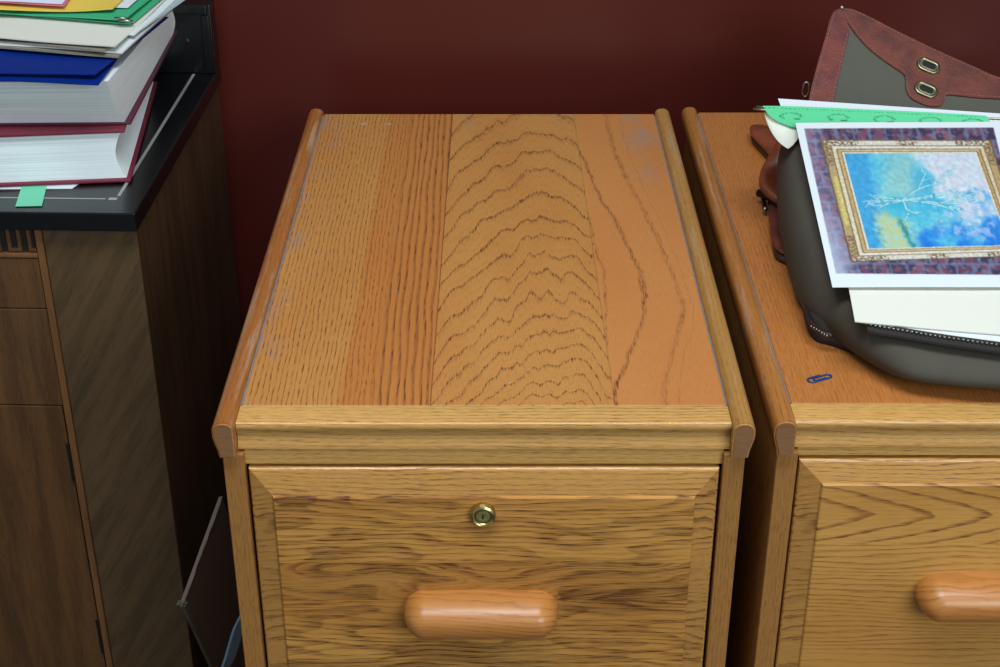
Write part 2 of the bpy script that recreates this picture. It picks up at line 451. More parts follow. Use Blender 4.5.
        if lock and k == 0:
            lx, lz = lock
            bm = bmesh.new()
            prof = [(.0000, -.0342), (.0105, -.0342), (.0106, -0.0388), (.0100, -0.0406), (.0085, -0.0416), (.0076, -0.0410), (.0070, -0.0398), (0, -0.0398)]
            def lathe(bm, prof, n=32):
                rs = []
                for r, Y in prof:
                    if r == 0: rs.append([bm.verts.new((lx, Y, lz))])
                    else: rs.append([bm.verts.new((lx+r*math.cos(i*2*math.pi/n), Y, lz+r*math.sin(i*2*math.pi/n))) for i in range(n)])
                for A_, B_ in zip(rs, rs[1:]):
                    for i in range(n):
                        if len(A_) == 1: bm.faces.new((A_[0], B_[i], B_[(i+1) % n]))
                        elif len(B_) == 1: bm.faces.new((A_[i], A_[(i+1) % n], B_[0]))
                        else: bm.faces.new((A_[i], A_[(i+1) % n], B_[(i+1) % n], B_[i]))
                return bm
            lk = mesh('lock', L(lathe(bm, prof)), M['brass'], d, smooth=35)
            mesh('lock_core', L(lathe(bmesh.new(), [(0, -0.0398), (.0056, -0.0398), (.0054, -0.0406), (.0034, -0.0407), (.0032, -0.0403), (0, -0.0403)])), M['brassd'], lk, smooth=35)
            mesh('keyhole', L(B(lx-.0006, lx+.0006, -.0409, -.0403, lz-.0022, lz+.0022)), M['black'], lk)
    return T

CABA = dict(top=M['top'], rl=M['rail_left'], rr=M['rail_right'], df=M['drawer'])
CABC = dict(top=M['topc'], rl=M['rail_c'], rr=M['rail_right'], df=M['drawer2'])
# object-space x of the veneer is measured from the cabinet's middle: shift handled in material by cabinet centre -0.0131
A_X0, A_X1, DEP = -.2124, .1862, .662
filing_cabinet('oak filing cabinet with bare arched-grain top and small brass drawer lock', A_X0, A_X1, DEP, .740, 470.5, 499, 619.5, 404, 558, (483, 516.5), CABA)
C_X0 = .2368
filing_cabinet('oak filing cabinet under the canvas bag, cropped by the right side of the picture', C_X0, C_X0+.3986, DEP, .742, 462, 486, 602.5, 916, 1200, None, CABC)

# ------------------------------------------------------------------ dark walnut credenza with black top (left)
def walnut(name, base, dark, axis, rough=.42, diag=0.):
    m, p, (x, y, z), o = mat(name)
    if axis == 'X': a, c = x, z
    elif axis == 'Y': a, c = y, x
    else: a, c = z, x+y
    if diag: a, c = a+c*diag, c-a*diag
    f = nz(vec(a*6, c*60, 0.), 1, 4, .6)
    pr = ss(nz(vec(a*70, c*900, 0.), 1, 2), .52, .66)
    st = ss(nz(vec(a*2, c*16, 3.), 1, 2), .35, .65)
    tot = ss(f, .4, .62)*.45 + pr*.30 + st*.25
    put(p, 'Base Color', mixc(N.m('MINIMUM', tot, 1.), base, dark)); put(p, 'Roughness', rough)
    spk = nz(o, 200, 1)
    bump(p, pr, .08, .0005)
    return m
M['wal_front'] = walnut('walnut_front', rgb(104, 68, 36), rgb(64, 40, 22), 'Z')
M['wal_door'] = walnut('walnut_door', rgb(100, 64, 32), rgb(60, 38, 20), 'Z')
M['wal_side'] = walnut('walnut_side', rgb(74, 48, 26), rgb(44, 27, 15), 'Z', .5)
M['wal_pil'] = walnut('walnut_pilaster', rgb(94, 70, 44), rgb(62, 46, 29), 'Z', .38, diag=.6)  # slanted streaks put diagonal reflections into the panel's colour
M['wal_strip'] = walnut('walnut_strip', rgb(126, 82, 46), rgb(90, 56, 30), 'Z')
M['lac'] = plain('black_lacquer', rgb(13, 14, 16), .26, var=.25, vs=30, spec=.6)
M['inlay'] = plain('pale_inlay', rgb(150, 150, 145), .4, var=.15)
M['recess'] = plain('dark_recess', rgb(26, 17, 11), .8)
M['hinge'] = plain('dark_hinge', rgb(48, 42, 38), .45, .6, var=.3)

CO = az(137, 232, .75); CR = math.radians(-1.7)
Tc = thing('credenza', (CO.x, CO.y, 0), 'dark walnut credenza with a black lacquered top and carved key pattern under it', 'cabinet', CR)
cmat = Matrix.Translation((CO.x, CO.y, 0)) @ Matrix.Rotation(CR, 4, 'Z'); cinv = cmat.inverted()
def cl(p): return cinv @ Vector(p)
def cf(px, py, off):                     # point on the credenza's front-parallel plane, in its own space
    n = cmat.to_3x3() @ Vector((0, 1, 0)); q = cmat @ Vector((0, off, 0))
    return cl(apl(px, py, q, n))
SL = .7700; SB = .750; CD = .440
bm = B(-.62, 0, 0, CD, SB, SL, bev=.0012, seg=2); mesh('worktop', bm, M['lac'], Tc)
# upstand along the back with a raised border
b0 = cl(ay(213, 77, .69)); tp = cl(ay(207, 5, .724)).z
US = CD-.028
up = mesh('upstand', B(-.62, .0, US, CD, SL+.0002, tp, bev=.0012, seg=2), M['lac'], Tc)
bm = bmesh.new()
box(bm, -.60, -.004, US-.003, US, tp-.010, tp-.001, bev=.001)
box(bm, -.012, -.002, US-.003, US, SL+.001, tp-.012, bev=.001)
mesh('upstand_border', bm, M['lac'], up)
sc = cl(ay(186, 43, .716)); bm = bmesh.new(); bmesh.ops.create_uvsphere(bm, u_segments=16, v_segments=8, radius=.0035)
bmesh.ops.scale(bm, verts=bm.verts[:], vec=(1, .45, 1)); bmesh.ops.translate(bm, verts=bm.verts[:], vec=(sc.x, US-.0005, sc.z))
mesh('screw', bm, M['hinge'], up, smooth=180)
# pale inlay lines
iy = cl(az(60, 198.5, SL)).y; ix = cl(az(119, 196, SL)).x
bm = bmesh.new()
box(bm, -.60, ix-.0115, iy-.0011, iy+.0011, SL, SL+.0004)
box(bm, ix-.0085, ix+.0000, iy-.0026, iy+.0032, SL, SL+.0004)
box(bm, ix-.0018, ix+.0016, iy+.0075, US-.004, SL, SL+.0004)
mesh('inlay_line', bm, M['inlay'], Tc)
# case
fo = .012
mesh('side_panel', B(-.020, -.004, fo+.001, CD-.002, .0, SB-.0002), M['wal_side'], Tc)
px_ = cf(41, 250, fo)
xs_ = px_.x
mesh('pilaster', B(xs_+.0042, -.0042, fo, fo+.018, .0, SB-.0002, bev=.0006, seg=1), M['wal_pil'], Tc)
mesh('divider_strip', B(xs_-.0036, xs_+.0036, fo-.002, fo+.016, .0, SB-.0002, bev=.0008, seg=1), M['wal_strip'], Tc)
xl = -.615; xr = xs_-.0040
mesh('case_interior', B(xl, xr, fo+.006, CD-.004, .02, SB-.0004), M['recess'], Tc)
z1 = cf(10, 252, fo).z; z2 = cf(10, 258.3, fo).z; z3 = cf(10, 308.5, fo).z; z4 = cf(10, 405, fo).z
# fretwork frieze: a running square key cut out of a rail
fz0 = z1; fz1 = SB-.0008
fr_ = mesh('frieze', B(xl, xr, fo+.002, fo+.0055, fz0, fz1), M['recess'], Tc)
bm = bmesh.new(); per = .0215; st = .0034; h0, h1 = fz0+.0012, fz1-.0008; X = xr-.0008; k = 0; yf0, yf1 = fo-.0005, fo+.0021
hp = .0104; i = 0
box(bm, X-.004, X, yf0, yf1, h0, h0+st); X -= .004
while X > -.60:
    box(bm, X-st, X, yf0, yf1, h0, h1)
    if i % 2 == 0: box(bm, X-hp, X-st, yf0, yf1, h1-st, h1)
    else: box(bm, X-hp, X-st, yf0, yf1, h0, h0+st)
    X -= hp; i += 1
mesh('key_pattern', bm, M['wal_front'], fr_)
mesh('bead', B(xl, xr, fo-.0015, fo+.005, z2+.0012, z1-.0006, bev=.001), M['wal_strip'], Tc, smooth=40)
mesh('drawer', B(xl, xr-.0006, fo, fo+.0055, z3+.0006, z2-.0004, bev=.0008), M['wal_front'], Tc)
mesh('panel', B(xl, xr-.0006, fo, fo+.0055, z4+.0006, z3-.0006, bev=.0008), M['wal_front'], Tc)
dr = mesh('door', B(xl, xr-.0016, fo, fo+.0055, .06, z4-.0008, bev=.0008), M['wal_door'], Tc)
for (xa, ya, yb) in ((76, 445, 480), (107, 621, 652)):
    q0 = cf(xa, ya, fo).z; q1 = cf(xa, yb, fo).z
    hb = bmesh.new(); tube(hb, [(xr-.0012, fo-.0012, q1), (xr-.0012, fo-.0012, q0)], .0021, 10)
    tube(hb, [(xr-.0012, fo-.0012, q0-.0002), (xr-.0012, fo-.0012, q0+.0022)], .0026, 10)
    mesh('hinge', hb, M['hinge'], dr, smooth=40)

# ------------------------------------------------------------------ books on the credenza
m, p, (x, y, z), o = mat('page_edges')
lnn = nz(vec(x*4, y*4, z*1500), 1, 3, .7)
put(p, 'Base Color', mixc(ss(lnn, .35, .7), rgb(238, 242, 240), rgb(206, 214, 216))); put(p, 'Roughness', .8); bump(p, lnn, .25, .0006); M['pages'] = m
M['cover_red'] = plain('burgundy_cloth', rgb(116, 30, 52), .5, var=.2, vs=300, bmp=.1, bs=1500)
M['cover_plum'] = plain('plum_cloth', rgb(84, 28, 48), .5, var=.2, vs=300, bmp=.1, bs=1500)
def book(label, name_cover, zb, zt_, corner, ang, wd, dp, mats, page_fn=None):
    """corner: front right corner of the lower cover (world); the book runs back (dp) and left (wd)"""
    T = thing('book', (corner.x, corner.y, zb), label, 'book', ang)
    ct = .0032
    H = zt_-zb
    for a in (0, 1):
        z0 = 0 if a == 0 else H-ct
        mesh('cover', B(-wd, 0, 0, dp, z0, z0+ct, bev=.0009, seg=2), mats, T, smooth=40)
    bm = bmesh.new()
    gi = .0045; n = 10
    # page block: foot flat at the front, hollow fore edge on the right
    def row(Y): 
        out = []
        for i in range(n+1):
            t = i/n; hollow = .008*math.sin(math.pi*t)
            out.append(Vector((-gi-hollow, Y, ct+.0001+t*(H-2*ct-.0002))))
        return out
    r0, r1 = row(gi), row(dp-gi)
    V0 = [bm.verts.new(v) for v in r0]; V1 = [bm.verts.new(v) for v in r1]
    L0 = [bm.verts.new((-wd+.004, gi, v.z)) for v in r0]; L1 = [bm.verts.new((-wd+.004, dp-gi, v.z)) for v in r1]
    for i in range(n):
        bm.faces.new((V0[i], V1[i], V1[i+1], V0[i+1])); bm.faces.new((L0[i], V0[i], V0[i+1], L0[i+1]))
        bm.faces.new((L1[i], L1[i+1], V1[i+1], V1[i])); bm.faces.new((L0[i], L0[i+1], L1[i+1], L1[i]))
    bm.faces.new((L0[0], L1[0], V1[0], V0[0])); bm.faces.new((L0[-1], V0[-1], V1[-1], L1[-1]))
    mesh('page_block', bm, M['pages'], T, smooth=50)
    mesh('spine', B(-wd-.003, -wd, 0, dp, 0, H, bev=.001), mats, T, smooth=40)
    return T
# loose sheet and green sticky flag under the lowest book
zb = SL+.0008
M['paper'] = plain('white_paper', rgb(216, 219, 219), .6, var=.03)
M['paper_w'] = plain('bright_paper', rgb(222, 226, 230), .45, var=.02)
M['cream'] = plain('cream_card', rgb(220, 215, 202), .6, var=.03)
M['manila'] = plain('aged_paper_edges', rgb(150, 138, 122), .8, var=.45, vs=160)
def quad_sheet(name, pts, zf, th, mt, label=None, cat=None, group=None, parent=None):
    P = [Vector((q.x, q.y, zf)) for q in pts]; c = P[0].copy()
    o = mesh(name, slab(bmesh.new(), P, (0, 0, 1), th), mt, None, loc=c)
    if label: setp(o, label, cat, group)
    return o
p0 = az(72, 189.0, SL); p1 = az(80, 184, SL)
quad_sheet('paper_sheet', [p0+Vector((-.22, -.004, 0)), p0, p1+Vector((0, .003, 0)), p1+Vector((-.02, .16, 0)), p1+Vector((-.24, .14, 0))], SL+.0002, .0005, M['paper_w'], 'thin white paper corner peeping out under the lowest burgundy book', 'paper')
g = [az(15.5, 207.3, SL), az(42, 206.8, SL), az(47.5, 184.5, SL), az(50, 176, SL), az(26, 177, SL), az(22.5, 185.5, SL)]
M['flag'] = plain('green_flag', rgb(108, 200, 160), .5, var=.06, vs=200)
quad_sheet('sticky_note', g, SL+.0008, .0004, M['flag'], 'mint green sticky flag on the black top in front of the books', 'sticky note')
ZB1 = SL+.0014; ZT1 = .8285
c1 = az(131, 182, ZB1); c1b = az(158, 83.5, ZB1)
a1 = -math.atan2((c1b-c1).x, (c1b-c1).y)
book('thick burgundy book at the bottom of the pile on the black top', '', ZB1, ZT1, c1, a1, .215, .298, M['cover_red'])
# second book: leaning page block that fans outwards
ZB2 = ZT1+.0004; ZT2 = .8860
c2 = az(131, 125, ZB2); c2b = az(178, 33, ZB2)
a2 = -math.atan2((c2b-c2).x, (c2b-c2).y); dp2 = (c2b-c2).length
T = thing('book', c2, 'thick plum covered book, second from the bottom of the pile', 'book', a2)
wd = .220
mesh('cover', B(-wd, 0, 0, dp2, 0, .0032, bev=.0009), M['cover_plum'], T, smooth=40)
inv2 = (Matrix.Translation(c2) @ Matrix.Rotation(a2, 4, 'Z')).inverted()
q_b0 = inv2 @ az(124.5, 122, ZB2+.0034); q_b1 = inv2 @ az(173, 34, ZB2+.0034)
q_t0 = inv2 @ az(108, 81, ZT2); q_t1 = inv2 @ az(170, 6, ZT2)
bm = bmesh.new(); n = 14; Vf = []; Vb = []; Lf = []; Lb = []
for i in range(n+1):
    t = i/n; e = t**1.35
    f_ = q_b0.lerp(q_t0, t); f_.x = q_b0.x+(q_t0.x-q_b0.x)*e-.0035*math.sin(math.pi*t); f_.z = .0034+t*(ZT2-ZB2-.0036)
    b_ = q_b1.lerp(q_t1, t); b_.z = f_.z; b_.x += .004*math.sin(math.pi*t)
    Vf.append(bm.verts.new(f_)); Vb.append(bm.verts.new(b_))
    Lf.append(bm.verts.new((-wd+.004, f_.y+.001, f_.z))); Lb.append(bm.verts.new((-wd+.004, b_.y, f_.z)))
for i in range(n):
    for a, b in ((Vf, Vb), (Lf, Vf), (Vb, Lb), (Lb, Lf)):
        bm.faces.new((a[i], b[i], b[i+1], a[i+1]))
bm.faces.new((Lf[0], Lb[0], Vb[0], Vf[0])); bm.faces.new((Lf[-1], Vf[-1], Vb[-1], Lb[-1]))
mesh('page_block', bm, M['pages'], T, smooth=50)
mesh('cover', B(-wd, min(q_t0.x, q_b0.x)-.03, .012, dp2-.06, ZT2-ZB2-.0001, ZT2-ZB2+.0022, bev=.0006), M['cover_plum'], T, smooth=40)
mesh('spine', B(-wd-.003, -wd, 0, dp2, 0, ZT2-ZB2, bev=.001), M['cover_plum'], T, smooth=40)

# ------------------------------------------------------------------ folders and papers on the books
M['blue'] = plain('blue_card', rgb(0, 38, 120), .5, var=.12, vs=12, spec=.2)
M['green'] = plain('green_card', rgb(58, 170, 120), .5, var=.08, vs=30)
M['yellow'] = plain('yellow_card', rgb(232, 196, 84), .5, var=.06, vs=20)
M['pink'] = plain('pink_card', rgb(222, 110, 140), .5, var=.05)
M['lilac'] = plain('lilac_paper', rgb(222, 218, 232), .6, var=.03)
M['sleeve'] = plain('clear_sleeve', rgb(176, 190, 196), .2, var=.15, vs=60)
def flat_sheet(name, fr_px, rt_px, lf_px, z, th, mt, W=.30, Dp=.23, label=None, cat=None, group=None, zl=None, zbk=None, curl=0., parent=None, nu=14, nv=10, dz=0.):
    """front-right corner, a point on the right edge, a point on the front edge; sheet bends slightly"""
    A = az(*fr_px, z); R = az(*rt_px, z); Lp = az(*lf_px, z)
    ul = (Lp-A).normalized(); ub = (R-A).normalized()
    zl = z if zl is None else zl; zbk = z if zbk is None else zbk
    def fn(u, v):
        q = A+ul*(W*u)+ub*(Dp*v); q.z = z+(zl-z)*u+(zbk-z)*v+curl*math.sin(math.pi*u)*(1-v)+.0006*math.sin(7*u+5*v+z*500)+dz
        return q
    bm = bmesh.new(); gridsurf(bm, fn, nu, nv, th)
    o = mesh(name, bm, mt, None, smooth=30, loc=A)
    if parent: 
        o.parent = parent; o.matrix_parent_inverse = Matrix.Identity(4); o.location = o.location-parent.location
    elif label: setp(o, label, cat, group)
    return o
# blue folder: two leaves
zb_ = ZT2+.0042
bl = thing('folder', az(98, 84, zb_), 'glossy blue folder between the plum book and the untidy papers', 'folder')
flat_sheet('back_cover', (98, 84), (119, 57), (0, 80.5), zb_, .0012, M['blue'], parent=bl, W=.24, Dp=.19)
flat_sheet('front_cover', (95, 75), (119, 56), (0, 72.5), zb_+.0052, .0012, M['blue'], parent=bl, W=.24, Dp=.19, dz=.0002)
# untidy bundle of old papers (edges), below the cream folder
zc = zb_+.0080
k = 0
for (fp, rp, lp, th, mt, lab) in (
    ((118, 55.5), (150, 28), (0, 47), .0022, M['manila'], 'greyish dog-eared sheaf directly on the blue folder'),
    ((122, 52), (158, 20), (0, 44), .0016, M['paper'], 'dull white sheaf second above the blue folder'),
    ((104, 51), (150, 14), (0, 41), .0018, M['manila'], 'tattered brownish grey sheaf just under the cream folder')):
    zc += th+.0006
    flat_sheet('paper_sheaf', fp, rp, lp, zc, th, mt, W=.25, Dp=.16, label=lab, cat='papers', group='old paper sheaves in the pile')
zc += .0004
for (fp, rp, lp, mt, lab, W) in (((142, 30), (181, 2), (110, 30), M['sleeve'], 'bluish clear plastic sleeve poking out at the right of the left pile', .10),
                              ((134, 36), (170, 4), (100, 31), M['paper'], 'white sheet poking out to the right below the cream folder', .12)):
    zc += .0010
    flat_sheet('paper_sheet' if mt is M['paper'] else 'plastic_sleeve', fp, rp, lp, zc, .0006, mt, W=W, Dp=.15, label=lab, cat='paper' if mt is M['paper'] else 'plastic sleeve')
zc += .0022
flat_sheet('paper_folder', (115, 46), (160, 4), (0, 37), zc, .0014, M['cream'], W=.25, Dp=.17, label='wide cream folder under the green folder in the left pile', cat='folder')
zg = zc+.0035
gf = thing('hanging_folder', az(132, 22, zg), 'green hanging folder with bent metal corner in the left pile', 'folder')
flat_sheet('back_cover', (131, 23), (165, -4), (0, 13.5), zg, .0011, M['green'], parent=gf, W=.25, Dp=.13)
flat_sheet('front_cover', (124, 20), (155, -5), (0, 11), zg+.0040, .0011, M['green'], parent=gf, W=.25, Dp=.13, curl=-.0015)
e = az(131, 22, zg+.002); bm = bmesh.new()
for dzz, off in ((0, 0), (.0026, .004)):
    tube(bm, [e+Vector((-.012-off, -.001, dzz+.002)), e+Vector((-.003-off, -.002, dzz+.002)), e+Vector((.001-off, .001, dzz+.0005)), e+Vector((.0005-off, .004, dzz-.002))], .0013, 8)
for v in bm.verts: v.co -= gf.location
mesh('rod', bm, M['steel'], gf, smooth=180)
zy = zg+.0062
flat_sheet('paper_sheet', (128, 8), (152, -14), (0, 4), zy, .0006, M['paper_w'], W=.20, Dp=.10, label='white sheet lying inside the green folder of the left pile', cat='paper')
flat_sheet('envelope', (113, 8), (126, -6), (0, 7), zy+.0040, .0012, M['yellow'], W=.15, Dp=.10, curl=-.0035, label='yellow envelope near the top of the left pile', cat='envelope')
flat_sheet('card', (64, 5.2), (72, -6), (0, 2.5), zy+.0062, .0007, M['pink'], W=.16, Dp=.08, label='pink card edge below the topmost lilac sheet', cat='card')
flat_sheet('paper_sheet', (62, 3.2), (74, -10), (0, 1.2), zy+.0076, .0006, M['lilac'], W=.16, Dp=.08, label='pale lilac sheet topmost on the left pile', cat='paper')

# ------------------------------------------------------------------ things stuck in the gap left of the middle cabinet
m_board = plain('dark_brown_board', rgb(120, 98, 86), .6, var=.2, vs=40)
m_edge = plain('frayed_board_edge', rgb(120, 108, 96), .9, var=.4, vs=300)
A = ay(183, 604, .215); Bk = ay(224, 493, .50); 
top_f = A; dirb = Vector((Bk.x-A.x, .30, Bk.z-A.z))
Bk = apl(222, 497, A, (1, -.12, 0)); 
dn = ay(212, 667, .30); dvec = (dn-A).normalized()
dwn = A+dvec*((A.z-.012)/-dvec.z)
# keep the sheet between the two cabinets
bd = (Bk-A); back_t = Bk; back_d = back_t+(dwn-A)*((back_t.z-.012)/(A.z-.012))
nrm = (Bk-A).cross(dwn-A).normalized()
bt = thing('cardboard_panel', (dwn.x, dwn.y, 0), 'dark brown board with a frayed corner leaning in the gap beside the walnut credenza', 'board')
bm = slab(bmesh.new(), [A, back_t, back_d, dwn], nrm, .0035)
for v in bm.verts: v.co -= bt.location
mesh('board', bm, m_board, bt)
bm = bmesh.new()
tube(bm, [A.lerp(back_t, i/12)+Vector((0, 0, .0005)) for i in range(13)], .0009, 6)
tube(bm, [A.lerp(dwn, i/12)+Vector((0, -.0005, 0)) for i in range(13)], .0016, 6)
for v in bm.verts: v.co -= bt.location
for v in bm.verts: v.co += Vector([random.uniform(-.0005, .0005) for _ in range(3)])
mesh('edging', bm, m_edge, bt)
bm = bmesh.new()
for i in range(14):
    d_ = Vector([random.uniform(-1, 1) for _ in range(3)]).normalized()*random.uniform(.0015, .0038)
    s0 = A+Vector([random.uniform(-.003, .003) for _ in range(3)])
    tube(bm, [s0, s0+d_*.5+Vector((0, 0, .0006)), s0+d_], .0014, 5)
for v in bm.verts: v.co -= bt.location
mesh('frayed_corner', bm, m_edge, bt)
m_tray = plain('blue_grey_plastic', rgb(130, 156, 180), .4, var=.15)
m_tin = plain('dark_plastic', rgb(30, 30, 34), .5, var=.15)
P = catmull([ay(px, py, .11) for px, py in ((176, 830), (206, 700), (221, 667), (231, 634), (236, 622), (244, 608), (254, 596))], 6)
q0 = P[0]; P = [q0+(P[0]-P[3])*2.2]+P
q0 = P[0]; q0.z = max(q0.z, .004)
def strip_fn(u, v):
    q = P[round(u*(len(P)-1))]; return q+Vector((.0105, .010, .0035))*v
bm = bmesh.new(); gridsurf(bm, strip_fn, len(P)-1, 2, .0022, (-.9, 0, .4))
setp(mesh('plastic_strip', bm, m_tray, None, smooth=40, loc=P[0]), 'bent blue-grey plastic strip standing in the gap beside the bare-topped oak cabinet', 'plastic strip')

# ------------------------------------------------------------------ canvas bag on the right cabinet
ZC = .742
def weave(name, c, rough=.85):
    m, p, (x, y, z), o = mat(name)
    n1 = nz(vec(x*2400, y*500, z*500), 1, 1); n2 = nz(vec(x*500, y*2400, z*900), 1, 1); n3 = nz(o, 18, 3)
    d = tuple(k*.72 for k in c[:3])+(1,)
    put(p, 'Base Color', mixc(n3*.5+n1*.3+n2*.2, d, c)); put(p, 'Roughness', rough); put(p, 'Specular IOR Level', .25)
    bump(p, n1+n2+nz(o, 40, 3)*1.5, .25, .0006); return m
M['canvas'] = weave('olive_grey_canvas', rgb(82, 75, 65))  # body tone darkened to offset the window light on its front
M['canvas_f'] = weave('olive_flap_canvas_lit', rgb(92, 89, 78))  # same canvas, lighter copy: the light difference is put into the colour
M['ziptape'] = plain('zip_tape', rgb(40, 32, 30), .8)
M['canvas_d'] = weave('canvas_gusset', rgb(60, 52, 48))
def leather(name, c, c2, rough=.42):
    m, p, (x, y, z), o = mat(name)
    n = nz(o, 45, 4, .6); n2 = nz(o, 420, 2)
    put(p, 'Base Color', mixc(ss(n, .35, .7), c, c2)); put(p, 'Roughness', rough); put(p, 'Specular IOR Level', .5)
    bump(p, n2+n*2, .35, .0008); return m
M['leather'] = leather('brown_leather', rgb(112, 52, 38), rgb(84, 38, 32))
M['leather_r'] = leather('red_brown_leather', rgb(118, 56, 46), rgb(92, 46, 46), .34)
M['leather_o'] = leather('tan_leather', rgb(136, 66, 38), rgb(100, 44, 30))
M['leather_d'] = leather('dark_leather', rgb(60, 34, 32), rgb(40, 26, 26), .45)
M['thread'] = plain('stitching_thread', rgb(150, 96, 84), .8, var=.1)
M['blackm'] = plain('black_metal', rgb(28, 26, 26), .35, .5, var=.2)
bo = Vector((.46, .25, ZC))
bag = thing('canvas_bag', bo, 'olive grey canvas bag with brown leather trim lying on the right oak cabinet', 'bag')
def bmeshpart(name, bm, mt, smooth=0, parent=None):
    for v in bm.verts: v.co -= bo
    return mesh(name, bm, mt, parent or bag, smooth=smooth)
def topz(Y): return ZC+.0485+.19*(min(Y, .36)-.06) - max(0, Y-.36)*.35
base = [az(x, y, .766) for x, y in ((800, 138), (786, 154), (775, 184), (775, 216), (782, 248), (793, 279), (812, 309), (840, 332), (870, 354), (905, 372), (950, 379), (1000, 382.5), (1060, 384))]
base += [Vector((.600, .0, 0)), Vector((.632, .04, 0)), Vector((.640, .15, 0)), Vector((.645, .35, 0)), Vector((.62, .47, 0)), Vector((.5, .49, 0)), Vector((.38, .50, 0))]
OUT = catmull([Vector((q.x, q.y, 0)) for q in base], 6, closed=True)
cen = Vector((.455, .235, 0))
rings = []
bm = bmesh.new()
prof = [(.955, .001), (.972, .004), (.99, .014), (1., .026), (.994, .036), (.975, .044), (.945, .049), (.90, .051), (.82, .052), (.70, .0525), (.55, .053), (.38, .053), (.2, .053)]
for si, (sc_, h) in enumerate(prof):
    row = []
    for q in OUT:
        p2 = cen+(q-cen)*sc_
        if si < 3:                      # the front bulges over its own foot
            fr = max(0, 1-(q.y)/.25); 
            if q.y < .1 and q.x < .62: p2.y += .030*(1-si/3.)*max(0, min(1, (.16-q.y)/.16))
        hh = h/.0525*(topz(p2.y)-ZC)
        zz = ZC+hh if si > 0 else ZC+.0008
        nn = mnoise.noise(Vector((p2.x*14, p2.y*14, si*.25)))*.0022+mnoise.noise(Vector((p2.x*45, p2.y*30, si*.5)))*.0008
        dd = (q-cen).normalized()
        if si > 1: p2 = p2+dd*nn; zz += nn*.6
        row.append(bm.verts.new((p2.x, p2.y, zz)))
    rings.append(row)
n = len(OUT)
for j in range(len(rings)-1):
    for i in range(n): bm.faces.new((rings[j][i], rings[j][(i+1) % n], rings[j+1][(i+1) % n], rings[j+1][i]))
bm.faces.new(rings[0][::-1]); bm.faces.new(rings[-1])
# a soft fold sweeping from the left side down to the front corner
fold = [az(x, y, .775) for x, y in ((792, 268), (812, 305), (838, 332), (868, 352), (900, 372), (918, 378))]
for v in bm.verts:
    if v.co.z > ZC+.004:
        px, py = v.co.x, v.co.y
        d = min(((Vector((px, py, 0))-Vector((a.x, a.y, 0))).length) for a in catmull(fold, 4))
        v.co.z -= .010*math.exp(-(d/.007)**2)
body = bmeshpart('body', bm, M['canvas'], 180)
sub = body.modifiers.new('smooth', 'SUBSURF'); sub.levels = sub.render_levels = 1
# lower gusset peeping out under the left corner
gl = [az(x, y, .752) for x, y in ((812, 262), (801, 268), (801, 290), (806, 318), (816, 332), (835, 338), (862, 348), (880, 356), (900, 362), (915, 352), (910, 325), (860, 290))]
G = catmull([Vector((q.x, q.y, 0)) for q in gl], 5, closed=True); gc = sum(G, Vector())/len(G)
bm = bmesh.new(); rr = []
for sc_, zz in ((.97, ZC+.0008), (1, ZC+.006), (.995, ZC+.014), (.97, ZC+.020), (.88, ZC+.023), (.5, ZC+.024)):
    rr.append([bm.verts.new((gc.x+(q.x-gc.x)*sc_, gc.y+(q.y-gc.y)*sc_, zz)) for q in G])
for j in range(len(rr)-1):
    for i in range(len(G)): bm.faces.new((rr[j][i], rr[j][(i+1) % len(G)], rr[j+1][(i+1) % len(G)], rr[j+1][i]))
bm.faces.new(rr[0][::-1]); bm.faces.new(rr[-1])
gus = bmeshpart('gusset', bm, M['canvas_d'], 180)
pp = catmull([az(x, y, ZC+.017)+Vector((0, 0, .001)) for x, y in ((803, 268), (803, 290), (808, 317), (817, 331), (832, 337))], 8)
bmeshpart('piping', tube(bmesh.new(), pp, .0022, 8), M['leather_d'], 180, gus)
bm = bmesh.new()
for t in range(7):
    q = az(811+t*2.6, 327+t*1.5+(t > 3)*.4, ZC+.018)+Vector((0, -.001, .0012)); 
    bmesh.ops.create_uvsphere(bm, u_segments=8, v_segments=6, radius=.0010, matrix=Matrix.Translation(q))
bmeshpart('zip_teeth', bm, M['steel'], 180, gus)
# main zip running to the right across the front of the top
def zt_(Y): return topz(Y)+.001
zl = []
for x, y, zz in ((866, 327, .004), (880, 330, .003), (903, 333.8, 0.0008), (934, 339, 0), (968, 344, 0), (1000, 348.5, 0), (1050, 355.5, 0)):
    zl.append(apl(x, y, az(832, 290.5, .803)-Vector((0, 0, .0045+zz)), (-.0, -.14, 1)))
ZL = catmull(zl, 8)
bm = bmesh.new()
gridsurf(bm, lambda u, v: ZL[round(u*(len(ZL)-1))]+Vector((0, (v-.5)*.0125, .0006+.002*v)), len(ZL)-1, 2, .0022)
zp = bmeshpart('zip_tape', bm, M['ziptape'], 40)
bm = bmesh.new(); dist = 0; step = .0037; last = 0
for i in range(len(ZL)-1):
    a, b = ZL[i], ZL[i+1]; L_ = (b-a).length
    while last < L_:
        q = a.lerp(b, last/L_)+Vector((0, .0005, .0034))
        box(bm, q.x-.0011, q.x+.0011, q.y-.0018, q.y+.0018, q.z-.001, q.z+.0008, bev=.0004, seg=1); last += step
    last -= L_
bmeshpart('zip_teeth', bm, M['steel'], 0, zp)

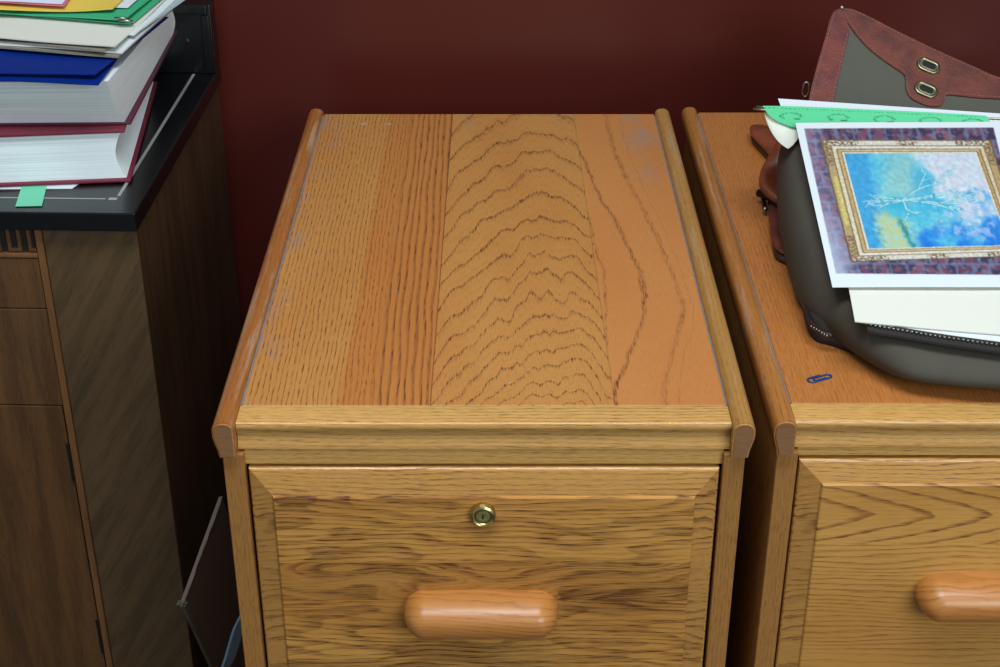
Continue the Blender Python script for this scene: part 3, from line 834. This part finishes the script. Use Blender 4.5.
# ---- flap propped up behind, leaning back towards the wall
FP = Vector((.334, .50, .8144)); FN = Vector((0, -.725, 1)).normalized()
def fp(x, y, off=0): return apl(x, y, FP, FN)+FN*off
can = [(838, 13), (860, 28), (900, 50), (950, 70), (1000, 84), (1060, 98), (1110, 103), (1122, 150), (960, 146), (808, 150), (809, 108), (814, 80), (826, 42)]
bmeshpart('flap', slab(bmesh.new(), [fp(x, y) for x, y in can], FN, .0022), M['canvas_f'])
def curve2(pts, n=5):
    return [(v.x, v.y) for v in catmull([Vector((x, y, 0)) for x, y in pts], n)]
upc = curve2([(841, 10.5), (852, 11.5), (870, 19.5), (900, 35), (940, 54), (975, 69.5), (1000, 80), (1060, 95), (1112, 101)])
loc_ = curve2([(841, 13), (848, 26), (858, 40), (872, 54), (888, 66), (900, 74), (904, 78)], 5)+curve2([(905, 82), (905.5, 92), (910, 100), (918, 104.5), (928, 108), (938, 108), (942.5, 104), (944.5, 97)], 4)+curve2([(952, 97), (975, 99.5), (1000, 101), (1060, 106), (1112, 108)], 4)
bl_ = bmeshpart('leather_band', slab(bmesh.new(), [fp(x, y, .0022) for x, y in upc+loc_[::-1]], FN, .0020), M['leather'])
outc = curve2([(840, 10.5), (833, 14), (828.5, 24), (825, 38), (818, 62), (811, 88), (806.5, 112), (803, 130)])
inc = curve2([(842, 14), (848.5, 32), (844, 52), (840, 70), (835, 92), (831, 112), (828, 130)])
st_ = bmeshpart('leather_strip', slab(bmesh.new(), [fp(x, y, .0022) for x, y in outc+inc[::-1]], FN, .0020), M['leather_r'])
def stitches(path, off, parent):
    bm = bmesh.new(); P_ = [fp(x, y, off) for x, y in path]; acc = 0; 
    for a, b in zip(P_, P_[1:]):
        L_ = (b-a).length; k = max(1, int(L_/.0034))
        for j in range(k):
            tube(bm, [a.lerp(b, (j+.12)/k), a.lerp(b, (j+.80)/k)], .00042, 5)
    bmeshpart('stitching', bm, M['thread'], 0, parent)
def shift(path, dx, dy): return [(x+dx, y+dy) for x, y in path]
stitches(shift(loc_[1:31], 1.2, -1.2), .0046, bl_); stitches(shift(loc_[31:46], .6, -1.6), .0046, bl_); stitches(shift(loc_[56:], 0, -1.6), .0046, bl_)
stitches(shift(upc[2:-2], -.6, 1.6), .0046, bl_)
stitches(shift(inc[6:-4], -1.6, 0), .0046, st_); stitches(shift(outc[6:-4], 2.2, .4), .0046, st_)
# oval eyelets
ux = (fp(1000, 80)-fp(900, 35)); ux = (ux-FN*ux.dot(FN)).normalized(); ux = (ux+Vector((0, .05, .02))).normalized(); uy = FN.cross(ux)
for (x, y, wx) in ((927.5, 68.3, .0108), (925, 92.3, .0108)):
    c = fp(x, y, .0042); hwx = .0040; bm = bmesh.new()
    def oval(rx, off, nn=32):
        out = []
        for i in range(nn):
            t = 2*math.pi*i/nn; cx = hwx*(1 if math.cos(t) > 1e-6 else -1 if math.cos(t) < -1e-6 else 0)
            out.append(bm.verts.new(c+ux*(cx+rx*math.cos(t))+uy*(rx*math.sin(t))+FN*off))
        return out
    R_ = [oval(.0092, -.0004), oval(.0092, .0008), oval(.0084, .0020), oval(.0072, .0022), oval(.0062, .0012), oval(.0052, .0012), oval(.0036, .0014), oval(.0034, -.0004)]
    for A_, B_ in zip(R_, R_[1:]):
        for i in range(32): bm.faces.new((A_[i], A_[(i+1) % 32], B_[(i+1) % 32], B_[i]))
    ey = bmeshpart('eyelet', bm, M['brass2'] if 'brass2' in M else M.setdefault('brass2', plain('aged_brass', rgb(150, 142, 112), .35, 1, var=.3)), 50, bl_)
    bm = bmesh.new(); bm.faces.new(oval(.0037, .0004)); bmeshpart('slot', bm, M['black'], 0, bl_)
bm = bmesh.new(); q = fp(841, 10, .004); bmesh.ops.create_uvsphere(bm, u_segments=14, v_segments=8, radius=.0028, matrix=Matrix.Translation(q))
bmeshpart('rivet', bm, M['steel'], 180)
bm = bmesh.new(); c = fp(806, 90, .001)
tube(bm, [c+Vector((math.cos(t)*.0035-.0005, 0, math.sin(t)*.0085)) for t in [i*2*math.pi/20 for i in range(20)]], .0010, 6, closed=True)
bmeshpart('ring', bm, M['steel'], 180)

# ---- leather straps and buckle at the left end
def tab(name, pts, zf, th, mt, tilt=(0, 0), bend=0):
    P_ = [az(x, y, zf) for x, y in pts]; c = sum(P_, Vector())/len(P_)
    for q in P_: q.z += tilt[0]*(q.x-c.x)+tilt[1]*(q.y-c.y)
    bm = bmesh.new(); slab(bm, P_, (0, 0, 1), th)
    bmesh.ops.bevel(bm, geom=bm.edges[:], offset=th*.25, segments=2, affect='EDGES')
    return bmeshpart(name, bm, mt, 0)
def pad(name, pts, zf, zt2, mt, par=None, zoff=None, n=5, round_=.35):
    """soft-edged leather pad: outline pixels at height zf, crown at zt2"""
    P_ = catmull([az(x, y, zf) for x, y in pts], n, closed=True); c = sum(P_, Vector())/len(P_)
    bm = bmesh.new(); th = zt2-zf; rs = []
    for sc_, h in ((.96, -th*.5), (1, -th*.2), (1, th*.25), (.97, th*.6), (.90, th*.85), (.6, th), (.2, th)):
        row = []
        for q in P_:
            z_ = zf+h+(zoff(q) if zoff else 0)
            row.append(bm.verts.new((c.x+(q.x-c.x)*sc_, c.y+(q.y-c.y)*sc_, max(z_, ZC+.0006))))
        rs.append(row)
    m_ = len(P_)
    for A_, B_ in zip(rs, rs[1:]):
        for i in range(m_): bm.faces.new((A_[i], A_[(i+1) % m_], B_[(i+1) % m_], B_[i]))
    bm.faces.new(rs[0][::-1]); bm.faces.new(rs[-1])
    return bmeshpart(name, bm, mt, 180, par)
# flat tan tab with its folded darker underside
pad('strap', [(752, 135), (758, 137), (770, 149), (782, 161), (782, 168), (774, 165), (762, 152), (752, 141)], ZC+.004, ZC+.008, M['leather_d'])
pad('strap', [(750, 128), (754, 125.5), (765, 126), (772, 131), (782, 144), (792, 156), (790, 163), (783, 166), (775, 161), (763, 148), (752, 136)], ZC+.012, ZC+.015, M['leather_o'])
# corner patch on top of the bag's end
pad('corner_patch', [(792, 140), (799, 136), (806, 146), (808, 160), (800, 170), (794, 165), (785, 160), (788, 149)], ZC+.071, ZC+.079, M['leather'])
# folded loop carrying the buckle
pad('strap_loop', [(784, 163), (792, 166), (792, 182), (788, 194), (780, 200), (770, 197), (759, 190), (760, 182), (768, 173), (776, 165)], ZC+.024, ZC+.031, M['leather_o'], zoff=lambda q: .30*(q.y-.36))
bm = bmesh.new()
a_ = az(759, 193, ZC+.012); b_ = az(778, 203, ZC+.012)
tube(bm, [a_, a_.lerp(b_, .5)+Vector((0, 0, .002)), b_], .0045, 8)
tube(bm, [az(763, 198, ZC+.008), az(765, 209, ZC+.008)], .0024, 8)
tube(bm, [az(770, 202, ZC+.008), az(782, 208, ZC+.008)], .0036, 8)
bk = bmeshpart('buckle', bm, M['blackm'], 60)
bm = bmesh.new(); bmesh.ops.create_uvsphere(bm, u_segments=10, v_segments=8, radius=.0025, matrix=Matrix.Translation(az(765, 209, ZC+.0085)))
bmeshpart('pin_tip', bm, M['steel'], 180, bk)
bm = bmesh.new(); bmesh.ops.create_uvsphere(bm, u_segments=10, v_segments=8, radius=.0022, matrix=Matrix.Translation(az(778, 165, ZC+.024)))
bmeshpart('stud', bm, M['steel'], 180)
pad('strap', [(769, 206), (777, 203), (786, 215), (790, 235), (792, 250), (784, 254), (774, 246), (770, 228)], ZC+.010, ZC+.013, M['leather'])
pad('strap_end', [(773, 240), (784, 238), (797, 248), (802, 262), (792, 264), (777, 258), (773, 250)], ZC+.004, ZC+.008, M['leather_d'])

# ------------------------------------------------------------------ papers on the bag
tl = az(795, 126, .853); bl0 = az(832, 290.5, .803)
lv = bl0-tl
# the sheet's top edge runs square to its left edge, towards the pixel of its far corner
best = None
for i in range(-60, 61):
    tr = az(1003.5, 124, .853+i*.0005); v_ = tr-tl; e_ = abs(v_.dot(lv))
    if best is None or e_ < best[0]: best = (e_, tr)
TR = best[1]; uv_ = TR-tl; uv_ = uv_-lv*(uv_.dot(lv)/lv.length_squared)
PN = uv_.cross(lv).normalized()
if PN.z < 0: PN = -PN
U1 = uv_.normalized(); V1 = lv.normalized(); PW = uv_.length; PH = lv.length
print('PRINT', PW, PH, PN)
def page(name, a, b, c_, d, lift, th, mt, label, cat, group=None, nu=8, nv=8, wave=0.):
    """quad a(tl) b(tr) c(br) d(bl): pixels projected on the pile's plane"""
    Q = [apl(x, y, tl+PN*lift, PN) for x, y in (a, b, c_, d)]
    def fn(u, v):
        q = Q[0]*(1-u)*(1-v)+Q[1]*u*(1-v)+Q[2]*u*v+Q[3]*(1-u)*v
        return q+PN*wave*math.sin(u*5+v*3)
    bm = bmesh.new(); gridsurf(bm, fn, nu, nv, th, PN)
    return setp(mesh(name, bm, mt, None, smooth=30, loc=Q[3]), label, cat, group)
# the photographic print
def sm(a, b, x):
    t = max(0, min(1, (x-a)/(b-a))); return t*t*(3-2*t)
def lerp3(a, b, t): return tuple(a[i]+(b[i]-a[i])*t for i in range(3))
def fbm(x, y, o=4, s=0.):
    v = 0; a = .5
    for k in range(o): v += a*mnoise.noise(Vector((x*2**k, y*2**k, s))); a *= .5
    return v*1.3+.5
def invbil(px, py, Q):
    s_, t_ = .5, .5
    for _ in range(7):
        fx = Q[0][0]*(1-s_)*(1-t_)+Q[1][0]*s_*(1-t_)+Q[2][0]*s_*t_+Q[3][0]*(1-s_)*t_-px
        fy = Q[0][1]*(1-s_)*(1-t_)+Q[1][1]*s_*(1-t_)+Q[2][1]*s_*t_+Q[3][1]*(1-s_)*t_-py
        a11 = (Q[1][0]-Q[0][0])*(1-t_)+(Q[2][0]-Q[3][0])*t_; a12 = (Q[3][0]-Q[0][0])*(1-s_)+(Q[2][0]-Q[1][0])*s_
        a21 = (Q[1][1]-Q[0][1])*(1-t_)+(Q[2][1]-Q[3][1])*t_; a22 = (Q[3][1]-Q[0][1])*(1-s_)+(Q[2][1]-Q[1][1])*s_
        dt_ = a11*a22-a12*a21
        s_ -= (fx*a22-fy*a12)/dt_; t_ -= (a11*fy-a21*fx)/dt_
    return s_, t_
PHO = [(804, 128.5), (993.5, 127.5), (1030, 275), (836, 273.5)]
FRO = [(820, 139.5), (991, 140), (1026, 256), (851, 262)]
PAI = [(844, 153.5), (975, 153), (1009, 245), (869, 248.5)]
BR = []
def branch(x, y, a, L_, w_, dep):
    n_ = 6; pts = [(x, y)]
    for i in range(n_):
        a += random.uniform(-.22, .22); x += math.cos(a)*L_/n_; y += math.sin(a)*L_/n_*.8; pts.append((x, y))
        if dep and i in (2, 4): branch(x, y, a+random.choice((-.55, .5)), L_*.55, w_*.7, dep-1)
    BR.append((pts, w_))
random.seed(12)
for a in (-.85, -.5, -.25, 0., .25, 2.6, 3.3, -2.6, 1.4): branch(.34, .50, a, .42 if abs(a) < 1 else .2, .0055, 2)
def segd(px, py, a, b):
    vx, vy = b[0]-a[0], b[1]-a[1]; l2 = vx*vx+vy*vy+1e-9; t = max(0, min(1, ((px-a[0])*vx+(py-a[1])*vy)/l2))
    return math.hypot(px-a[0]-vx*t, py-a[1]-vy*t)
def paint(s_, t_):
    n_ = fbm(s_*4, t_*4, 5, 1.); n2 = fbm(s_*14, t_*10, 4, 5.); n3 = fbm(s_*30, t_*22, 3, 9.)
    c = lerp3((92, 196, 222), (140, 210, 216), sm(.3, .7, n_))
    c = lerp3((70, 166, 216), c, sm(.12, .24, s_+(n2-.5)*.08))
    c = lerp3(c, (158, 200, 196), .6*sm(.2, .35, s_)*(1-sm(.45, .58, s_))*(1-sm(.30, .55, t_)))
    c = lerp3(c, (56, 170, 216), .6*sm(.40, .5, s_)*(1-sm(.62, .72, s_))*sm(.1, .3, t_)*(1-sm(.5, .7, t_)))
    q = sm(-.05, .05, s_-(.52+.26*t_)+(n_-.5)*.14)
    c = lerp3(c, lerp3((214, 226, 234), (222, 212, 226), n2), q*.95)
    dd = t_*.62+(s_-.55)*.30+(n_-.5)*.36+(n2-.5)*.16
    d = sm(.40, .62, dd)*sm(.30, .42, s_)
    c = lerp3(c, lerp3((60, 158, 228), (24, 120, 218), sm(.55, .75, dd)), d*.95)
    pk = sm(.50, .72, n2)*sm(.48, .6, s_)*(1-sm(.92, 1., s_))*sm(.45, .6, t_)*(1-sm(.85, .97, t_)); c = lerp3(c, (206, 206, 232), pk*.65)
    yl = (1-sm(.26, .36, s_+(n2-.5)*.12))*sm(.06, .14, s_+(n3-.5)*.05)*sm(.55, .72, t_+(n_-.5)*.2); c = lerp3(c, lerp3((206, 212, 150), (172, 206, 190), sm(.4, .7, n3)), yl*.95)
    tr_ = math.exp(-((s_-.29-.14*(t_-.8)+(n3-.5)*.03)/.020)**2)*sm(.66, .74, t_); c = lerp3(c, (34, 136, 150), tr_*.85)
    hub = math.exp(-(((s_-.29)/.13)**2+((t_-.54)/.08)**2)); c = lerp3(c, (40, 164, 196), hub*.6*sm(.3, .6, n3+.1))
    best_ = 9; side_ = 0
    for pts, w_ in BR:
        for a, b in zip(pts, pts[1:]):
            if abs(a[0]-s_) < .2 and abs(a[1]-t_) < .2:
                dk = segd(s_, t_, a, b)/w_
                if dk < best_: best_ = dk
    if best_ < 3.2: c = lerp3(c, (58, 160, 190), .45*(1-sm(1.4, 3.2, best_)))
    if best_ < 1.5: c = lerp3(c, (214, 240, 240), .75*(1-sm(.5, 1.5, best_))*sm(.25, .5, n3+.15))
    g_ = 1+(n3-.5)*.14
    return tuple(min(255, k*g_) for k in c)
def bricks(px, py):
    s_, t_ = invbil(px, py, PHO)
    # rows run along the top and the bottom, columns at the left
    bw, bh = .085, .105
    r_ = math.floor(t_/bh+.15); ss_ = s_/bw+(.5 if r_ % 2 else 0)+t_*.1
    k_ = math.floor(ss_); fu = ss_-k_; fv = t_/bh+.15-r_
    m_ = min(fu, 1-fu)*bw; m2 = min(fv, 1-fv)*bh
    n_ = fbm(s_*22, t_*22, 4, 7.)
    h = mnoise.noise(Vector((k_*3.7, r_*5.1, .5)))*.5+.5
    c = lerp3((92, 60, 84), (150, 96, 112), h); c = lerp3(c, (52, 56, 86), sm(.40, .70, n_)*.85); c = lerp3(c, (120, 130, 160), sm(.55, .8, fbm(s_*35, t_*28, 3, 11.))*.7)
    mort = 1-sm(.004, .011, min(m_, m2)+(n_-.5)*.008)
    c = lerp3(c, (120, 134, 166), mort*.6)
    haze = (1-sm(-.02, .16, s_))*sm(.35, .9, t_); c = lerp3(c, (190, 206, 230), haze*.8)
    c = lerp3(c, (196, 180, 210), (1-sm(0, .14, s_))*.35)
    return c
def frame_(px, py):
    s_, t_ = invbil(px, py, FRO); a, b = invbil(px, py, PAI)
    # how far from the outer edge (0) to the inner edge (1)
    def side(o_, i_): return o_/max(1e-6, (o_+i_))
    cands = [(t_, 'T', side(t_, -b)), (s_, 'L', side(s_, -a)), (1-t_, 'B', side(1-t_, b-1)), (1-s_, 'R', side(1-s_, a-1))]
    val = []
    if b < 0: val.append(('T', side(t_, -b)))
    if a < 0: val.append(('L', side(s_, -a)))
    if b > 1: val.append(('B', side(1-t_, b-1)))
    if a > 1: val.append(('R', side(1-s_, a-1)))
    w_, f_ = min(val, key=lambda q: q[1]) if val else ('T', .5)
    run = s_ if w_ in 'TB' else t_
    n_ = fbm(s_*60, t_*60, 3, 2.)
    light = (222, 214, 200) if w_ in 'TB' else (206, 184, 140)
    if w_ == 'R': light = (190, 160, 110)
    c = light
    bands = [(0, .06, (120, 92, 60)), (.06, .36, light), (.36, .42, (150, 112, 66)), (.42, .60, lerp3(light, (240, 232, 218), .6)), (.60, .66, (128, 92, 54)), (.66, .82, lerp3(light, (196, 158, 96), .5)), (.82, .88, (146, 108, 62)), (.88, 1.01, (232, 222, 204))]
    for a0, b0, cc in bands:
        if a0 <= f_ < b0: c = cc
    if .06 <= f_ < .36:
        orn = min(run, 1-run) < .22 or (w_ in 'TB' and abs(run-.5) < .06)
        if orn and fbm(run*70, f_*9, 2, 8.) > .52: c = (128, 104, 84)
        elif w_ == 'L' and .30 < run < .70 and .14 < f_ < .32: c = (216, 198, 116)
        elif w_ == 'L': c = lerp3(c, (150, 112, 66), .3)
    g_ = .88+.24*n_
    return tuple(min(255, k*g_) for k in c)
def inq(q, e=0): return -e <= q[0] <= 1+e and -e <= q[1] <= 1+e
def pcol(px, py):
    q = invbil(px, py, PHO)
    if not inq(q): return (240, 243, 247)
    q = invbil(px, py, PAI)
    if inq(q): return paint(*q)
    q = invbil(px, py, FRO)
    if inq(q): return frame_(px, py)
    c = bricks(px, py)
    return c
NU, NV = 270, 230
pz = PN*.0016
def pfn(u, v): return tl+U1*(PW*u)+V1*(PH*v)+PN*(.0032+.0004*math.sin(u*4+1))
bm = bmesh.new(); T_ = gridsurf(bm, pfn, NU, NV, .0004, PN)
cols = []
for v in bm.verts:
    cols.append(proj(v.co))
me_o = mesh('photo_print', bm, [plain('print_tmp', rgb(240, 240, 240))], None, smooth=0, loc=tl, normals=False)
# the picture printed on the sheet
me = me_o.data; at = me.color_attributes.new('print', 'FLOAT_COLOR', 'POINT')
for i, (px, py) in enumerate(cols):
    c = pcol(px, py)
    if not inq(invbil(px, py, PAI)):
        cs_ = [c]+[pcol(px+dx, py+dy) for dx, dy in ((.35, .12), (-.12, .35), (-.35, -.12), (.12, -.35))]
        c = tuple(sum(k[j] for k in cs_)/5 for j in range(3))
    at.data[i].color = tuple(lin(k)*.80 for k in c)+(1,)
m, p, _, o = mat('glossy_print')
an = m.node_tree.nodes.new('ShaderNodeAttribute'); an.attribute_name = 'print'
m.node_tree.links.new(an.outputs['Color'], p.inputs['Base Color']); put(p, 'Roughness', .4)
me.materials[0] = m
setp(me_o, 'printed photograph of a blue painting in a gilt frame, topmost on the canvas bag', 'photograph')
# loose sheets below it
page('paper_sheet', (842, 240), (1040, 240), (1062, 298), (848, 292), .0008, .0005, M['paper_w'], 'bright white sheet directly under the printed photograph', 'paper') if False else None
page('paper_folder', (838, 232), (1050, 236), (1090, 342), (855, 321.5), -.0006, .0010, M['cream'], 'cream folder jutting out in front from under the printed photograph', 'folder', wave=.0006)
page('paper_sheet', (850, 262), (1060, 262), (1098, 355), (868, 323.5), -.0026, .0006, M['paper'], 'off white sheet under the cream folder, next to the bag zip', 'paper', wave=.0004)

# green hanging folder behind the print
G0 = apl(763, 107.5, tl+PN*.0005, PN); G1 = apl(1004, 121, tl+PN*.0005, PN)
hf = thing('hanging_folder', G0, 'green hanging folder with metal rod tips on the canvas bag', 'folder')
def hp_(name, bm, mt, smooth=0, parent=None):
    for v in bm.verts: v.co -= G0
    return mesh(name, bm, mt, parent or hf, smooth=smooth)
tpx = [(763, 105.8), (800, 106.4), (860, 109), (930, 112.2), (986, 115.6)]
TOPC = [apl(x, y, tl+PN*.0044, PN) for x, y in tpx]
TOPC = catmull(TOPC, 8)
lft = curve2([(763, 105.8), (768, 113), (776, 119), (787, 124), (797, 127.5)], 4)
LFT = [apl(x, y, tl+PN*(.0044-.0038*i/(len(lft)-1)), PN) for i, (x, y) in enumerate(lft)]
botr = apl(1003, 135, tl+PN*.0002, PN)
def gfn(u, v):
    i = u*(len(TOPC)-1); a = TOPC[int(i)].lerp(TOPC[min(int(i)+1, len(TOPC)-1)], i-int(i))
    j = v*(len(LFT)-1); l_ = LFT[int(j)].lerp(LFT[min(int(j)+1, len(LFT)-1)], j-int(j))
    r_ = TOPC[-1].lerp(botr, v)
    base_ = a+(l_-LFT[0])*(1-u)+(r_-TOPC[-1])*u
    return base_-PN*(.0014*math.sin(math.pi*v))
bm = bmesh.new(); gridsurf(bm, gfn, 160, 40, .0006, PN)
pcs = [proj(v.co) for v in bm.verts]
fc = hp_('front_cover', bm, plain('tmp2', rgb(60, 180, 120)))
at = fc.data.color_attributes.new('print', 'FLOAT_COLOR', 'POINT')
for i, (px, py) in enumerate(pcs):
    c = (88, 196, 138)
    top = 105.8+(px-763)*.044
    if 1.2 < py-top < 2.0 and (px % 4.2) < 1.8: c = (52, 120, 84)                       # row of small printed marks
    for cx, cy in ((791, 116.5), (838, 118), (884, 119.5), (930, 121), (972, 122.5)):
        dx, dy = (px-cx)/11., (py-cy)/4.
        if abs(dx) < 1.1 and abs(dy) < 1.1:
            rr_ = math.hypot(dx, dy)
            if .75 < rr_ < 1.05 and dy < .2 and math.sin(px*2.2) > -.2: c = (44, 116, 80)
            if .3 < dx < .85 and .45 < dy < .8: c = (30, 84, 60)
            if -.8 < dx < -.5 and .2 < dy < .6 and math.sin(px*3) > 0: c = (40, 100, 70)
    at.data[i].color = (lin(c[0]), lin(c[1]), lin(c[2]), 1)
m, p, _, o = mat('printed_green_card')
an = m.node_tree.nodes.new('ShaderNodeAttribute'); an.attribute_name = 'print'
m.node_tree.links.new(an.outputs['Color'], p.inputs['Base Color']); put(p, 'Roughness', .55)
fc.data.materials[0] = m
# rods along the upper edges
dR = (TOPC[-1]-TOPC[0]).normalized()
for (x, y, o_) in ((753, 108.6, .0012), (756, 106.4, .0024)):
    q0 = apl(x, y, tl+PN*o_, PN); q1 = apl(x+12, y+1.5, tl+PN*o_, PN); e1 = apl(1003, y+10.5, tl+PN*o_, PN)
    hp_('rod', tube(bmesh.new(), [q0, q1, e1-PN*.0025, e1+dR*.006], [.0011, .0013, .0013, .0012], 8), M['steel'], 180)
# back leaf of the folder and the cream insert with its curled end
q = [apl(x, y, tl-PN*.0060, PN) for x, y in ((800, 112), (1000, 123), (1030, 180), (860, 165))]
bm = bmesh.new(); slab(bm, q, PN, .0007); hp_('back_cover', bm, M['green'])
cur = curve2([(765, 111), (765.5, 118), (771, 131), (779, 142), (788, 148.5)], 4)
CU = [apl(x, y, tl+PN*(.0016-.008*i/(len(cur)-1)), PN) for i, (x, y) in enumerate(cur)]
cur2 = curve2([(768, 111.5), (775, 118), (784, 122.5), (794, 126), (803, 129.5)], 4)
CV = [apl(x, y, tl+PN*(.0016-.004*i/(len(cur2)-1)), PN) for i, (x, y) in enumerate(cur2)]
bm = bmesh.new(); nn = len(CU)-1
gridsurf(bm, lambda u, v: CU[round(u*nn)].lerp(CV[round(u*nn)], v)-PN*(.004*math.sin(math.pi*v)), nn, 6, .0006, PN)
setp(mesh('paper_folder', bm, M['cream'], None, smooth=50, loc=CU[0]), 'curled cream folder end showing under the green hanging folder on the bag', 'folder')
page('paper_sheet', (778, 98.5), (1000, 113.5), (1004, 124), (783, 112), -.0006, .0005, M['paper_w'], 'white sheet edge showing behind the green hanging folder on the bag', 'paper')

# ------------------------------------------------------------------ blue paper clip
ck = plain('blue_enamel', rgb(24, 66, 128), .3, .2, var=.1)
a = az(808.5, 380.5, ZC+.0014); b = az(830.5, 374.5, ZC+.0014); d = (b-a); L_ = d.length; d.normalize(); e = Vector((-d.y, d.x, 0))
def arc(c, r, t0, t1, n=8): return [c+d*(math.cos(t0+(t1-t0)*i/n)*r)+e*(math.sin(t0+(t1-t0)*i/n)*r) for i in range(n+1)]
r1, r2, r3 = .0034, .0028, .0022
c0 = a+d*r1; c1 = b-d*r2
pth = [a+d*(L_*.62)+e*r1]+arc(c0, r1, math.pi/2, math.pi*1.5)+arc(c1+e*(r2-r1), r2, -math.pi/2, math.pi/2)+arc(a+d*(r1+.0045)+e*(2*r2-r1-r3), r3, math.pi/2, math.pi*1.5)+[a+d*(L_*.72)+e*(2*r2-r1-2*r3)]
clip = setp(mesh('paper_clip', tube(bmesh.new(), pth, .00075, 8), ck, None, smooth=180, loc=a), 'blue paper clip on the oak top in front of the canvas bag', 'paper clip')
clip.location.z = ZC+.0009
